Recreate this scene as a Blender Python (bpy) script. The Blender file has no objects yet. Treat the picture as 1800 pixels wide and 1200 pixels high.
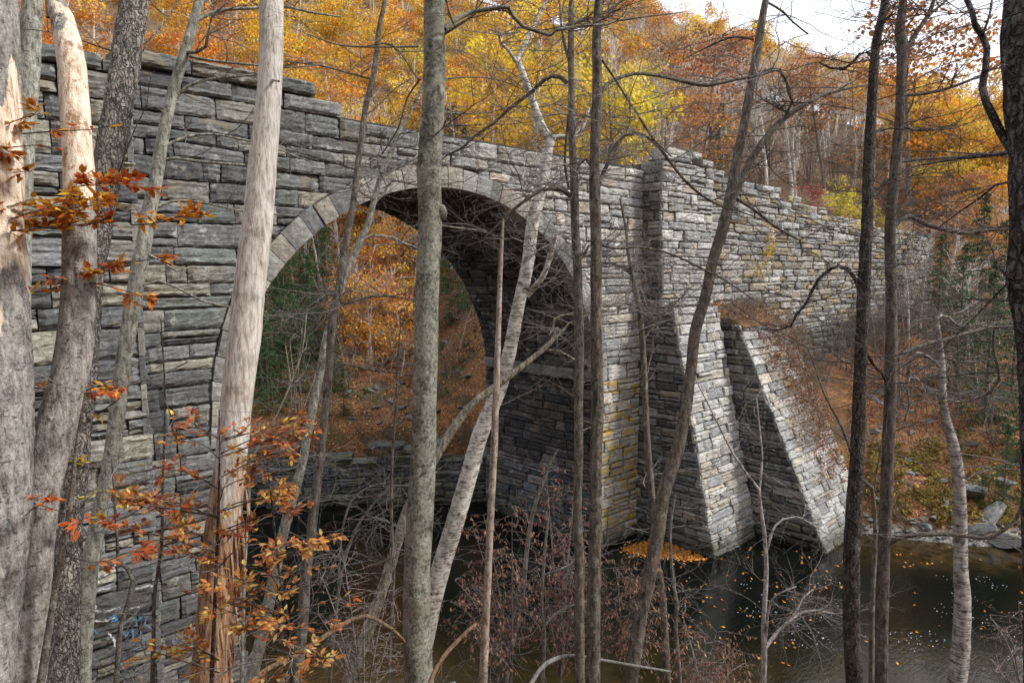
import bpy, math, random
import numpy as np
from mathutils import Vector, Matrix
R = math.radians
rng = np.random.default_rng(7)
random.seed(7)
S = bpy.context.scene
C = S.collection

# ------------------------------------------------------------------ camera, world, sun, exposure
H = 12.0                                   # eye height over the river
YAW, PITCH, FPX = R(46.6), R(5.95), 1200.0
cam = bpy.data.cameras.new('camera'); co = bpy.data.objects.new('camera', cam); C.objects.link(co)
cam.lens = 24; cam.sensor_width = 36; cam.clip_end = 6000; cam.clip_start = 0.05
co.location = (0, 0, H)
F = np.array([math.cos(YAW)*math.cos(PITCH), math.sin(YAW)*math.cos(PITCH), -math.sin(PITCH)])
RT = np.array([math.sin(YAW), -math.cos(YAW), 0.0]); UP = np.cross(RT, F)
co.rotation_euler = Matrix((RT, UP, -F)).transposed().to_euler()
S.camera = co
W = bpy.data.worlds.new('World'); S.world = W; W.use_nodes = True
nt = W.node_tree; nt.nodes.clear()
SUN_EL, SUN_AZ = R(40), math.atan2(-0.72, 0.66)     # direction towards the sun in the x-y plane
sky = nt.nodes.new('ShaderNodeTexSky'); sky.sky_type = 'NISHITA'; sky.sun_disc = False
sky.sun_elevation = SUN_EL; sky.sun_rotation = math.pi/2 - SUN_AZ
bg = nt.nodes.new('ShaderNodeBackground'); bg.inputs[1].default_value = 0.105
mx = nt.nodes.new('ShaderNodeMix'); mx.data_type = 'RGBA'
tc = nt.nodes.new('ShaderNodeTexCoord'); nz = nt.nodes.new('ShaderNodeTexNoise'); nz.inputs['Scale'].default_value = 2.2; nz.inputs['Detail'].default_value = 5
cr = nt.nodes.new('ShaderNodeValToRGB'); cr.color_ramp.elements[0].position = 0.3; cr.color_ramp.elements[0].color = (.72,.72,.72,1); cr.color_ramp.elements[1].position = 0.65
wo = nt.nodes.new('ShaderNodeOutputWorld')
nt.links.new(tc.outputs['Generated'], nz.inputs['Vector']); nt.links.new(nz.outputs['Fac'], cr.inputs[0])
nt.links.new(cr.outputs[0], mx.inputs[0]); nt.links.new(sky.outputs[0], mx.inputs[6]); mx.inputs[7].default_value = (6.9, 7.0, 7.5, 1)
nt.links.new(mx.outputs[2], bg.inputs[0]); nt.links.new(bg.outputs[0], wo.inputs[0])
sl = bpy.data.lights.new('sun', 'SUN'); sl.energy = 2.6; sl.angle = R(10); sl.color = (1, .96, .90)
so = bpy.data.objects.new('sun', sl); C.objects.link(so)
sd = Vector((math.cos(SUN_AZ)*math.cos(SUN_EL), math.sin(SUN_AZ)*math.cos(SUN_EL), math.sin(SUN_EL)))
so.rotation_euler = sd.to_track_quat('Z', 'Y').to_euler()
S.view_settings.view_transform = 'Standard'; S.view_settings.look = 'None'; S.view_settings.exposure = 1.08; S.view_settings.gamma = 1
cy = S.cycles
cy.max_bounces = 5; cy.diffuse_bounces = 3; cy.glossy_bounces = 2; cy.transmission_bounces = 2; cy.transparent_max_bounces = 4
cy.caustics_reflective = False; cy.caustics_refractive = False; cy.use_denoising = True; cy.sample_clamp_indirect = 4

# ------------------------------------------------------------------ helpers
def at(px, py, d):                         # photo pixel (1800x1200) at depth d metres -> world point
    return np.array([0, 0, H]) + d*(F + RT*(px-900)/FPX - UP*(py-600)/FPX)
def to_px(p):
    v = np.asarray(p, float) - np.array([0, 0, H]); d = v @ F
    return 900+FPX*(v@RT)/d, 600-FPX*(v@UP)/d, d
def tagp(o, label=None, cat=None, group=None, kind=None):
    for k, v in (('label', label), ('category', cat), ('group', group), ('kind', kind)):
        if v: o[k] = v
    return o
def empty(name, loc, label, cat, group=None, rz=0):
    o = bpy.data.objects.new(name, None); C.objects.link(o); o.empty_display_size = .2
    o.location = loc; o.rotation_euler.z = rz
    return tagp(o, label, cat, group)
class MB:
    def __init__(s): s.v = []; s.f = []; s.c = []; s.n = 0; s.m = []
    def add(s, v, f, col=(1, 1, 1), mi=0):
        v = np.asarray(v, float); f = np.asarray(f, int)
        if f.size == 0: return
        if f.shape[1] == 3: f = np.hstack([f, f[:, 2:3]*0-1])
        g = f.copy(); g[g >= 0] += s.n
        s.v.append(v); s.f.append(g); c = np.asarray(col, float)
        s.c.append(np.tile(c, (len(v), 1)) if c.ndim == 1 else c); s.n += len(v)
        s.m.append(np.full(len(f), mi))
    def build(s, name, mat, parent=None, origin=None, smooth=True):
        me = bpy.data.meshes.new(name)
        v = np.vstack(s.v); f = np.vstack(s.f); c = np.vstack(s.c); mi = np.concatenate(s.m)
        if origin is not None: v = v - np.asarray(origin)
        tot = (f >= 0).sum(1); st = np.concatenate([[0], np.cumsum(tot)[:-1]])
        li = f[f >= 0]
        me.vertices.add(len(v)); me.vertices.foreach_set('co', v.ravel())
        me.loops.add(len(li)); me.loops.foreach_set('vertex_index', li.astype(np.int32))
        me.polygons.add(len(f)); me.polygons.foreach_set('loop_start', st.astype(np.int32)); me.polygons.foreach_set('loop_total', tot.astype(np.int32))
        me.polygons.foreach_set('use_smooth', np.full(len(f), smooth)); me.polygons.foreach_set('material_index', mi.astype(np.int32))
        a = me.color_attributes.new('Col', 'FLOAT_COLOR', 'POINT')
        a.data.foreach_set('color', np.hstack([c, np.ones((len(c), 1))]).ravel())
        me.update(); me.validate()
        for m in (mat if isinstance(mat, (list, tuple)) else [mat]): me.materials.append(m)
        o = bpy.data.objects.new(name, me); C.objects.link(o)
        if parent is not None: o.parent = parent
        return o
def vnoise(x, y, seed=0):                  # smooth value noise in the plane, vectorised
    x = np.asarray(x, float); y = np.asarray(y, float)
    xi = np.floor(x); yi = np.floor(y); fx = x-xi; fy = y-yi
    fx = fx*fx*(3-2*fx); fy = fy*fy*(3-2*fy)
    def h(a, b):
        t = np.sin(a*127.1+b*311.7+seed*74.7)*43758.5453
        return t-np.floor(t)
    return ((h(xi, yi)*(1-fx)+h(xi+1, yi)*fx)*(1-fy)+(h(xi, yi+1)*(1-fx)+h(xi+1, yi+1)*fx)*fy)
def fbm(x, y, seed=0, o=4):
    r = 0; a = .5
    for i in range(o): r = r+a*vnoise(x*2**i, y*2**i, seed+i); a *= .5
    return r
def sm(x, a, b):
    t = np.clip((x-a)/(b-a), 0, 1); return t*t*(3-2*t)

# ------------------------------------------------------------------ materials
class NT:
    def __init__(s, name):
        s.m = bpy.data.materials.new(name); s.m.use_nodes = True; s.t = s.m.node_tree; s.t.nodes.clear()
        s.o = s.n('OutputMaterial'); s.p = s.n('BsdfPrincipled'); s.l(s.p.outputs[0], s.o.inputs[0])
    def n(s, t, **k):
        q = s.t.nodes.new('ShaderNode'+t)
        for a, b in k.items(): setattr(q, a, b)
        return q
    def l(s, a, b): s.t.links.new(a, b)
    def coord(s, scale=(1, 1, 1), rot=(0, 0, 0), kind='Object'):
        c = s.n('TexCoord'); m = s.n('Mapping'); m.inputs['Scale'].default_value = scale; m.inputs['Rotation'].default_value = rot
        s.l(c.outputs[kind], m.inputs[0]); return m.outputs[0]
    def noise(s, vec, scale, detail=4, rough=.55, dist=0):
        q = s.n('TexNoise'); q.inputs['Scale'].default_value = scale; q.inputs['Detail'].default_value = detail
        q.inputs['Roughness'].default_value = rough; q.inputs['Distortion'].default_value = dist; s.l(vec, q.inputs['Vector']); return q.outputs['Fac']
    def ramp(s, f, stops):
        q = s.n('ValToRGB'); e = q.color_ramp.elements
        while len(e) < len(stops): e.new(.5)
        for el, (p, c) in zip(e, stops): el.position = p; el.color = (*c, 1) if len(c) == 3 else c
        s.l(f, q.inputs[0]); return q.outputs[0]
    def mask(s, f, a, b):
        q = s.n('MapRange'); q.inputs[1].default_value = a; q.inputs[2].default_value = b; q.interpolation_type = 'SMOOTHSTEP'; s.l(f, q.inputs[0]); return q.outputs[0]
    def mix(s, f, a, b, mode='MIX'):
        q = s.n('Mix', data_type='RGBA', blend_type=mode)
        for i, x in ((0, f), (6, a), (7, b)):
            if hasattr(x, 'links'): s.l(x, q.inputs[i])
            elif i == 0: q.inputs[0].default_value = x
            else: q.inputs[i].default_value = (*x, 1)
        return q.outputs[2]
    def math(s, op, a, b=0.0):
        q = s.n('Math', operation=op)
        for i, x in ((0, a), (1, b)):
            if hasattr(x, 'links'): s.l(x, q.inputs[i])
            else: q.inputs[i].default_value = x
        return q.outputs[0]
    def attr(s): return s.n('Attribute', attribute_name='Col').outputs['Color']
    def bump(s, h, dist, st=1.0):
        q = s.n('Bump'); q.inputs['Distance'].default_value = dist; q.inputs['Strength'].default_value = st
        s.l(h, q.inputs['Height']); s.l(q.outputs[0], s.p.inputs['Normal'])
    def done(s, col, rough=.85, spec=.25):
        if hasattr(col, 'links'): s.l(col, s.p.inputs['Base Color'])
        else: s.p.inputs['Base Color'].default_value = (*col, 1)
        s.p.inputs['Roughness'].default_value = rough; s.p.inputs['Specular IOR Level'].default_value = spec
        return s.m
G = lambda v: (v, v, v)
def stone_mat(name, moss=0.0, white=.5, bumpd=.03, yellow=0.0, damp=True):
    m = NT(name); c = m.coord(); cs = m.coord((1, 1, 5))
    n1 = m.noise(c, 1.6, 5, .6); n2 = m.noise(cs, 3.5, 6, .65, .6); n3 = m.noise(c, 14, 4, .7); big = m.noise(c, .35, 3)
    col = m.mix(1, m.attr(), m.ramp(n2, [(.25, G(.38)), (.5, G(.95)), (.78, G(1.45))]), 'MULTIPLY')
    col = m.mix(1, col, m.ramp(n3, [(.3, G(.62)), (.7, G(1.35))]), 'MULTIPLY')
    col = m.mix(m.mask(n1, .56, .70), col, m.mix(.6, col, (.20, .17, .11)))          # brown weathering
    wh = m.math('MULTIPLY', m.mask(m.noise(c, 2.3, 7, .75), .55, .64), m.mask(big, .40, .54))
    col = m.mix(m.math('MULTIPLY', wh, white), col, (.42, .43, .41))                       # pale lichen
    if moss: col = m.mix(m.math('MULTIPLY', m.mask(m.noise(c, 1.1, 6, .7), .5, .62), moss), col, (.07, .085, .02))
    col = m.mix(m.math('MULTIPLY', m.mask(m.noise(m.coord((1.3, 1.3, .25)), 1.3, 6, .7), .56, .68), .55), col, m.mix(.75, col, (.02, .021, .024)))   # dark run-off streaks
    if yellow:
        k = m.math('MULTIPLY', m.mask(m.noise(m.coord((1, 1, 2.4)), 1.5, 6, .7), .50, .56), yellow)
        col = m.mix(k, col, (.30, .215, .04))
        col = m.mix(m.mask(m.noise(m.coord((1, 1, .8)), 2.6, 6, .8), .60, .64), col, (.42, .42, .42))
    if damp:
        sp = m.n('SeparateXYZ'); m.l(c, sp.inputs[0]); zd = m.math('ADD', sp.outputs['Z'], m.math('MULTIPLY', n1, .5))
        col = m.mix(m.mask(zd, 1.15, .55), col, m.mix(.68, col, (.022, .026, .014)))
    m.bump(m.math('ADD', m.math('MULTIPLY', n2, 1.0), m.math('MULTIPLY', n3, .35)), bumpd, .9)
    return m.done(col, .9, .2)
M_STONE = stone_mat('weathered_stone'); M_LEDGE = stone_mat('mossy_stone', .8, .4); M_ROCK = stone_mat('river_rock', .3, .4, .02, damp=False); M_LICHEN = stone_mat('yellow_lichened_stone', 0, .5, .03, yellow=.85)
M_CORE = NT('stone_core').done((.03, .03, .03))
def bark_mat(name, a, b, kind='rough', lichen=0., bumpd=.012, peel=None, foot=None, crack=0):
    m = NT(name); c = m.coord((1, 1, .34)); ci = m.coord()
    oi = m.n('ObjectInfo').outputs['Random']
    v = m.n('TexVoronoi'); v.inputs['Scale'].default_value = 26; m.l(c, v.inputs['Vector'])
    n1 = m.noise(c, 22, 6, .7, .3); n2 = m.noise(ci, 5, 5, .65); n3 = m.noise(ci, 60, 3, .7)
    if kind == 'smooth':
        n1 = m.noise(ci, 34, 6, .8, .2); h = m.math('ADD', n1, m.math('MULTIPLY', n2, .6))
        f = m.math('ADD', m.math('MULTIPLY', n1, .6), m.math('MULTIPLY', n2, .4))
        col = m.ramp(f, [(.40, tuple(x*.3 for x in a)), (.47, a), (.54, b), (.63, tuple(min(1, x*1.35) for x in b))])
    elif kind == 'birch':
        cb = m.coord((1, 1, 9)); nb = m.noise(cb, 6, 6, .7, .5); pat = m.noise(ci, 9, 5, .7)
        f = m.math('ADD', m.math('MULTIPLY', nb, .6), m.math('MULTIPLY', pat, .4))
        col = m.ramp(f, [(.40, (.035, .03, .027)), (.46, a), (.52, b), (.62, tuple(min(1, x*1.25) for x in b))]); h = f
    elif kind == 'wood':
        cw = m.coord((1, 1, .12)); nw = m.noise(cw, 38, 8, .8, .2); pat = m.noise(m.coord((1, 1, .4)), 5, 5, .7)
        col = m.ramp(nw, [(.36, tuple(x*.5 for x in a)), (.45, a), (.56, b)])
        col = m.mix(m.mask(pat, .55, .68), col, m.mix(.6, col, (.20, .12, .06)))
        col = m.mix(m.mask(m.noise(m.coord((1, 1, .5)), 14, 6, .8), .64, .68), col, (.035, .028, .022)); h = nw
    else:
        f = m.math('ADD', m.math('MULTIPLY', n1, .7), m.math('MULTIPLY', n3, .3))
        col = m.ramp(f, [(.36, tuple(x*.18 for x in a)), (.46, a), (.58, b), (.68, tuple(min(1, x*1.5) for x in b))])
        col = m.mix(m.mask(m.noise(m.coord((1, 1, 2.5)), 16, 5, .75), .58, .62), col, tuple(x*.35 for x in a))
        h = m.math('ADD', m.math('MULTIPLY', n1, 1.2), m.math('MULTIPLY', n3, .6))
    if crack:                               # furrows between plates of bark
        vd = m.n('TexVoronoi'); vd.feature = 'DISTANCE_TO_EDGE'; vd.inputs['Scale'].default_value = crack
        wv = m.n('VectorMath'); wv.operation = 'ADD'; ns_ = m.n('TexNoise'); ns_.inputs['Scale'].default_value = 9; ns_.inputs['Detail'].default_value = 4; m.l(ci, ns_.inputs['Vector'])
        sc_ = m.n('VectorMath'); sc_.operation = 'SCALE'; sc_.inputs['Scale'].default_value = .10; m.l(ns_.outputs['Color'], sc_.inputs[0])
        m.l(m.coord((1, 1, .3)), wv.inputs[0]); m.l(sc_.outputs[0], wv.inputs[1]); m.l(wv.outputs[0], vd.inputs['Vector'])
        k = m.mask(vd.outputs['Distance'], .0, .16); col = m.mix(k, m.mix(.55, col, tuple(x*.15 for x in a)), col); h = m.math('ADD', h, m.math('MULTIPLY', k, 1.6))
    col = m.mix(m.mask(m.noise(ci, 1.4, 4, .6), .52, .62), col, m.mix(.35, col, (.10, .10, .07)))
    col = m.mix(m.mask(n2, .55, .7), col, m.mix(.5, col, (.06, .05, .035)))
    if lichen: col = m.mix(m.math('MULTIPLY', m.mask(m.noise(ci, 8, 6, .75), .56, .64), lichen), col, (.36, .38, .33))
    if peel:                                # a stretch of stripped, bare wood with a ragged edge
        z0, z1 = peel; s = m.n('SeparateXYZ'); m.l(ci, s.inputs[0])
        ns = m.math('MULTIPLY', m.math('SUBTRACT', m.noise(m.coord((3, 3, .8)), 2.5, 5, .6), .5), 1.6)
        z = m.math('ADD', s.outputs['Z'], ns)
        k = m.math('MULTIPLY', m.mask(z, z0-.06, z0+.06), m.math('SUBTRACT', 1, m.mask(z, z1-.06, z1+.06)))
        nw = m.noise(m.coord((1, 1, .08)), 26, 7, .7); pt = m.noise(ci, 7, 5, .7)
        wood = m.ramp(nw, [(.36, (.30, .20, .13)), (.46, (.56, .45, .34)), (.60, (.72, .63, .52))])
        wood = m.mix(m.mask(pt, .56, .63), wood, (.30, .19, .12)); col = m.mix(k, col, wood)
    if foot:                                # rotten brown wood near the ground
        s = m.n('SeparateXYZ'); m.l(ci, s.inputs[0]); z = m.math('ADD', s.outputs['Z'], m.math('MULTIPLY', m.math('SUBTRACT', m.noise(m.coord((3, 3, .5)), 2.5, 5, .6), .5), 3.0))
        rot = m.ramp(m.noise(m.coord((1, 1, .1)), 34, 7, .75), [(.36, (.03, .017, .01)), (.46, (.17, .09, .05)), (.56, (.33, .21, .13)), (.66, (.46, .33, .22))])
        col = m.mix(m.mask(z, foot+.25, foot-.25), col, rot)
    m.bump(h, bumpd*1.6, 1.0)
    return m.done(col, .9, .15)
B_GREY = bark_mat('grey_bark', (.13, .12, .108), (.24, .23, .215), lichen=.5)
B_BROWN = bark_mat('brown_bark', (.085, .074, .06), (.175, .155, .13), lichen=.35)
B_DARK = bark_mat('dark_bark', (.05, .043, .038), (.115, .10, .088), lichen=.2, crack=36)
B_SMOOTH = bark_mat('mottled_bark', (.095, .093, .075), (.20, .198, .165), 'smooth', .45, .006)
B_PLATE = bark_mat('shaggy_bark', (.29, .265, .235), (.48, .45, .41), lichen=.3, bumpd=.03, crack=34)
B_BIRCH = bark_mat('birch_bark', (.27, .245, .21), (.50, .48, .44), 'birch', .2, .006)
B_LICHEN = bark_mat('lichen_bark', (.17, .165, .14), (.33, .33, .28), lichen=.9, bumpd=.008)
B_WOOD = bark_mat('weathered_wood', (.36, .29, .23), (.55, .49, .43), 'wood', 0, .006)
B_ROT = bark_mat('rotten_wood', (.17, .10, .06), (.36, .25, .16), 'wood', 0, .03)
B_TWIG = bark_mat('twig_bark', (.13, .115, .11), (.24, .215, .205), bumpd=.001)
B_TWIGD = bark_mat('dark_twig_bark', (.05, .042, .04), (.11, .095, .09), bumpd=.001)
B_PALE = bark_mat('pale_bark', (.42, .39, .35), (.62, .59, .54), 'birch', .1, .01)
def leaf_mat(name, tr=.35, var=.25):
    m = NT(name); a = m.attr(); hs = m.n('HueSaturation'); oi = m.n('ObjectInfo').outputs['Random']
    m.l(a, hs.inputs['Color']); m.l(m.math('ADD', m.math('MULTIPLY', oi, var), 1-var/2), hs.inputs['Value'])
    m.l(m.math('ADD', m.math('MULTIPLY', oi, .03), .485), hs.inputs['Hue'])
    t = m.n('BsdfTranslucent'); ms = m.n('MixShader'); ms.inputs[0].default_value = tr
    m.l(hs.outputs[0], t.inputs[0]); m.l(hs.outputs[0], m.p.inputs['Base Color']); m.p.inputs['Roughness'].default_value = .7; m.p.inputs['Specular IOR Level'].default_value = .15
    m.l(m.p.outputs[0], ms.inputs[1]); m.l(t.outputs[0], ms.inputs[2]); m.l(ms.outputs[0], m.o.inputs[0])
    return m.m
M_LEAF = leaf_mat('autumn_leaf'); M_NEEDLE = leaf_mat('evergreen_leaf', .15, .3); M_DRY = leaf_mat('dry_leaf', .2, .1)

# ------------------------------------------------------------------ terrain
def hback(x, y):
    q = .62*x+.785*y-34.9
    q0 = q; q = q-.75*16*(1-np.exp(-np.clip(q, 0, None)/16))*sm(y-x, -6, 6)
    A = 62+.42*np.clip(y-.45*x, -20, 120)
    z = A*(1-np.exp(-np.clip(q, 0, None)/82))
    z = z+2.5*sm(x, 11.5, 14.5)*sm(q, .5, .9)*(1-sm(q, 20, 40))
    z = z+(fbm(x/6, y/6, 3)-.47)*2.2*sm(q, 1, 14)
    return np.where(q0 > 0, z, np.clip(q0*.35, -.9, 0))
def hright(x, y):
    d = .618*x+.786*y-26.7-3.0*(1-sm(x, 30.5, 35.5))
    return np.where(d > 0, 9.2*(1-np.exp(-np.clip(d, 0, None)/13))+.55*np.clip(d-30, 0, None)+(fbm(x/2.5, y/2.5, 9)-.47)*1.6*sm(d, .5, 4), np.clip(d*.35, -.9, 0))
def hnear(x, y):
    s = .62*x+.55*y
    return 10.3-.74*s+(fbm(x/2, y/2, 5)-.47)*.9
def height(x, y):
    x = np.asarray(x, float); y = np.asarray(y, float)
    z = np.maximum(hnear(x, y), -.9)
    z = np.where(y > 24.9, np.maximum(-.9, hback(x, y)), z)
    fill = np.where(y > 24.9, 16.0-1.3*np.clip(33-x, 0, None), 16.0)
    bk = (y >= 19.0) & (x > 23.5)
    back = np.maximum(np.maximum(fill, -.9), hback(x, y))
    z = np.where(bk, back, z)
    w = sm(y, 6, 24)*sm(x, 60, 78)
    fr = (x > 28.5) & ((y < 19.0) | ((y < 24) & (x > 66)))
    z = np.where(fr, np.maximum(-.9, hright(x, y))*(1-w)+back*w, z)
    lf = (y >= 18.6) & (y < 24.9) & (x < 5.2)
    z = np.where(lf, 16.0, z)
    # far away the ground levels off
    return z
ax = np.concatenate([-np.geomspace(1500, 21, 22), np.arange(-20, 78, .5), np.geomspace(79, 2500, 60)])
ay = np.concatenate([-np.geomspace(1500, 16, 22), np.arange(-15, 62, .5), np.geomspace(63, 2500, 60)])
GX, GY = np.meshgrid(ax, ay, indexing='ij')
GZ = height(GX, GY); GZ = np.minimum(GZ, 120); GZ = np.maximum(GZ, -2)
n0, n1_ = GX.shape
idx = np.arange(n0*n1_).reshape(n0, n1_)
gf = np.stack([idx[:-1, :-1], idx[1:, :-1], idx[1:, 1:], idx[:-1, 1:]], -1).reshape(-1, 4)
m = NT('leaf_covered_ground'); c = m.coord()
v1 = m.n('TexVoronoi'); v1.inputs['Scale'].default_value = 9; m.l(c, v1.inputs['Vector'])
lit = m.ramp(m.math('ADD', m.math('MULTIPLY', m.noise(c, 11, 4, .7), .75), m.math('MULTIPLY', m.n('SeparateColor').outputs[0], 0)), [(.3, (.05, .028, .015)), (.45, (.20, .095, .045)), (.58, (.36, .17, .08)), (.7, (.48, .27, .14))])
lit = m.mix(.45, lit, m.ramp(v1.outputs['Color'], [(0, (.09, .045, .02)), (.5, (.30, .14, .06)), (1, (.50, .30, .15))]))
lit = m.mix(m.math('MULTIPLY', m.mask(m.noise(c, .55, 6, .7), .47, .60), .8), lit, (.055, .05, .035))
lit = m.mix(m.math('MULTIPLY', m.mask(m.noise(c, .8, 5, .7), .56, .64), .7), lit, (.08, .09, .03))
sp = m.n('SeparateXYZ'); m.l(c, sp.inputs[0])
lit = m.mix(m.math('MULTIPLY', m.mask(sp.outputs['Z'], 13, 18), .75), lit, m.ramp(m.noise(c, 1.3, 6, .75), [(.35, (.06, .045, .03)), (.55, (.17, .12, .08)), (.7, (.26, .17, .10))]))
zz = m.math('ADD', sp.outputs['Z'], m.math('MULTIPLY', m.noise(c, 1.5, 4), .8))
lit = m.mix(m.mask(zz, 1.0, .6), lit, m.ramp(m.noise(c, 12, 4, .7), [(.3, (.08, .075, .06)), (.6, (.25, .24, .22)), (.7, (.35, .34, .32))]))
m.bump(m.math('ADD', m.noise(c, 12, 4, .7), v1.outputs['Distance']), .06, .8)
M_GROUND = m.done(lit, .9, .1)
b = MB(); b.add(np.stack([GX, GY, GZ], -1).reshape(-1, 3), gf)
g = b.build('ground', M_GROUND); tagp(g, kind='structure')

# water
m = NT('river_water'); c = m.coord()
f1 = m.noise(c, .16, 4, .6, .5)
sp = m.n('SeparateXYZ'); m.l(c, sp.inputs[0])
near = m.math('ADD', m.math('MULTIPLY', sp.outputs['X'], .62), m.math('MULTIPLY', sp.outputs['Y'], .6))
near = m.math('ADD', near, m.math('MULTIPLY', m.noise(c, .3, 3), 5))
bed = m.ramp(m.noise(c, 1.2, 6, .7), [(.35, (.011, .009, .003)), (.55, (.036, .026, .007)), (.7, (.055, .04, .010))])
col = m.mix(m.mask(near, 22.5, 15.5), (.003, .004, .003), bed)                   # stony shallows by the near bank
rs = m.math('ADD', m.math('MULTIPLY', sp.outputs['X'], .618), m.math('MULTIPLY', sp.outputs['Y'], .786))
rs = m.math('ADD', rs, m.math('MULTIPLY', m.noise(c, .5, 3), 3))
col = m.mix(m.math('MULTIPLY', m.mask(rs, 24.5, 28), m.mask(sp.outputs['X'], 28, 33)), col, m.ramp(m.noise(c, 2, 5, .7), [(.35, (.008, .006, .003)), (.65, (.05, .034, .014))]))
m.bump(m.math('ADD', m.noise(m.coord((1, 2.2, 1), (0, 0, .6)), 3.5, 3, .6), m.math('MULTIPLY', m.noise(c, 11, 2), .25)), .025, .22)
M_WATER = m.done(col, .03, .35)
b = MB(); b.add([(-400, -400, 0), (400, -400, 0), (400, 400, 0), (-400, 400, 0)], [[0, 1, 2, 3]])
w_ = b.build('river_water', M_WATER, smooth=False); tagp(w_, kind='structure')

# ------------------------------------------------------------------ masonry
PAL_L = [(.125, .128, .124), (.095, .099, .099), (.155, .15, .135), (.075, .078, .08), (.19, .18, .15), (.11, .12, .112), (.14, .143, .145)]  # damp greys, tinted darker to stand in for trees shading the left wall
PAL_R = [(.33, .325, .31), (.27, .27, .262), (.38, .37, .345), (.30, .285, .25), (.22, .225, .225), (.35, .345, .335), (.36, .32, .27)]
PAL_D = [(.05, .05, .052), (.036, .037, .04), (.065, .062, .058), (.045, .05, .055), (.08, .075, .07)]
PAL_RING = [(.22, .215, .20), (.18, .18, .17), (.26, .245, .215), (.23, .21, .18), (.155, .16, .16), (.27, .265, .25)]
def pick(pal): return np.array(pal[rng.integers(len(pal))])*rng.uniform(.8, 1.2)
def stone(mb, P, q, prom, amp, col, du=.16, dv=.09, depth=.16):
    """q = (u0 bottom, u1 bottom, u0 top, u1 top, v bottom, v top); P(u, v, d) -> world, d outward"""
    a0, a1, b0, b1, v0, v1 = q
    w = max(a1-a0, b1-b0); h = v1-v0
    if w < .04 or h < .04: return
    nu = max(3, min(14, int(w/du)+2)); nv = max(3, min(9, int(h/dv)+2))
    s = np.linspace(0, 1, nu+1); t = np.linspace(0, 1, nv+1)
    gx = min(.05, .015/w); gy = min(.08, .014/h)
    s = gx+s*(1-2*gx); t = gy+t*(1-2*gy)
    T, Q = np.meshgrid(t, s, indexing='xy')          # Q along u (rows), T along v
    U = (a0*(1-Q)+a1*Q)*(1-T)+(b0*(1-Q)+b1*Q)*T; V = v0+T*h
    # layered rock: shelves that run along the bed plus chips
    k = np.repeat(rng.normal(0, 1, (1, nv+1)), nu+1, 0)*.6+rng.normal(0, 1, (nu+1, nv+1))*.5
    k += vnoise(Q*w*2.2+rng.uniform(0, 99), T*2.5+rng.uniform(0, 99))*2.4-1.2
    tilt = rng.normal(0, .03)*(T-.5)+rng.normal(0, .02)*(Q-.5)
    D = prom+tilt+amp*k
    e = np.zeros_like(D); e[0, :] = 1; e[-1, :] = 1; e[:, 0] = 1; e[:, -1] = 1
    D = np.where(e > 0, D-.034-rng.uniform(0, .04, D.shape), D)
    U = U+np.where(e > 0, 0, rng.normal(0, .012, D.shape)); V = V+np.where(e > 0, rng.normal(0, .006, D.shape), rng.normal(0, .01, D.shape))
    v = P(U, V, D).reshape(-1, 3)
    ii = np.arange((nu+1)*(nv+1)).reshape(nu+1, nv+1)
    f = np.stack([ii[:-1, :-1], ii[1:, :-1], ii[1:, 1:], ii[:-1, 1:]], -1).reshape(-1, 4)
    per = np.concatenate([ii[:, 0], ii[-1, 1:], ii[-2::-1, -1], ii[0, -2:0:-1]])
    Uf, Vf = U.ravel()[per], V.ravel()[per]
    back = P(Uf, Vf, np.full(len(per), -depth)).reshape(-1, 3)
    n = len(v); L = len(per); j = np.arange(L); jn = (j+1) % L
    sf = np.stack([per[j], n+j, n+jn, per[jn]], -1)
    mb.add(np.vstack([v, back]), np.vstack([f, sf]), col)
def courses(v0, v1, lo, hi):
    r = [v0]
    while r[-1] < v1-.12:
        r.append(r[-1]+rng.uniform(lo, hi))
    r[-1] = v1
    return r
def wall(mb, P, u0, u1, vs, palf, wlo=.5, whi=1.7, lims=None, prom=.045, amp=.013, top=None, **k):
    """vs: bed heights; lims(v) -> list of open [a, b] u-spans at height v; top(u) -> skip stones above"""
    for i in range(len(vs)-1):
        a, c_ = vs[i], vs[i+1]
        sb = lims(a+.01) if lims else [(u0, u1)]; st = lims(c_-.01) if lims else [(u0, u1)]
        if len(sb) != len(st): st = sb = lims((a+c_)/2)
        for (p0, p1), (q0, q1) in zip(sb, st):
            lo_, hi_ = max(p0, q0), min(p1, q1); cuts = []
            x = min(p0, q0)+rng.uniform(.3, whi)*.8
            while x < hi_-.25:
                if x > lo_+.2: cuts.append(x)
                x += rng.uniform(wlo, whi)*(.8+.6*rng.random())
            bs = [p0]+cuts+[p1]; ts = [q0]+[x+rng.normal(0, .015) for x in cuts]+[q1]
            for j in range(len(bs)-1):
                mu = (bs[j]+bs[j+1])/2
                if top is not None and c_ > top(mu)+.05: continue
                col = palf(mu, (a+c_)/2); h = c_-a
                pr = prom*rng.uniform(-.9, 1.2)
                if h > .34 and rng.random() < .27:   # two thin stones in place of one
                    s_ = a+h*rng.uniform(.35, .65)
                    f_ = (s_-a)/h; mb_, me_ = bs[j]*(1-f_)+ts[j]*f_, bs[j+1]*(1-f_)+ts[j+1]*f_
                    stone(mb, P, (bs[j], bs[j+1], mb_, me_, a, s_), pr, amp, col, **k)
                    stone(mb, P, (mb_, me_, ts[j], ts[j+1], s_, c_), prom*rng.uniform(-.9, 1.2), amp, palf(mu, c_), **k)
                else:
                    stone(mb, P, (bs[j], bs[j+1], ts[j], ts[j+1], a, c_), pr, amp, col, **k)
YW, YB = 18.05, 25.1
CX, CZ, RI, RE = 14.2, 6.9, 7.8, 8.46
XL, XR, XP, ZS = 6.98, 22.0, 22.25, 7.6
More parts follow.
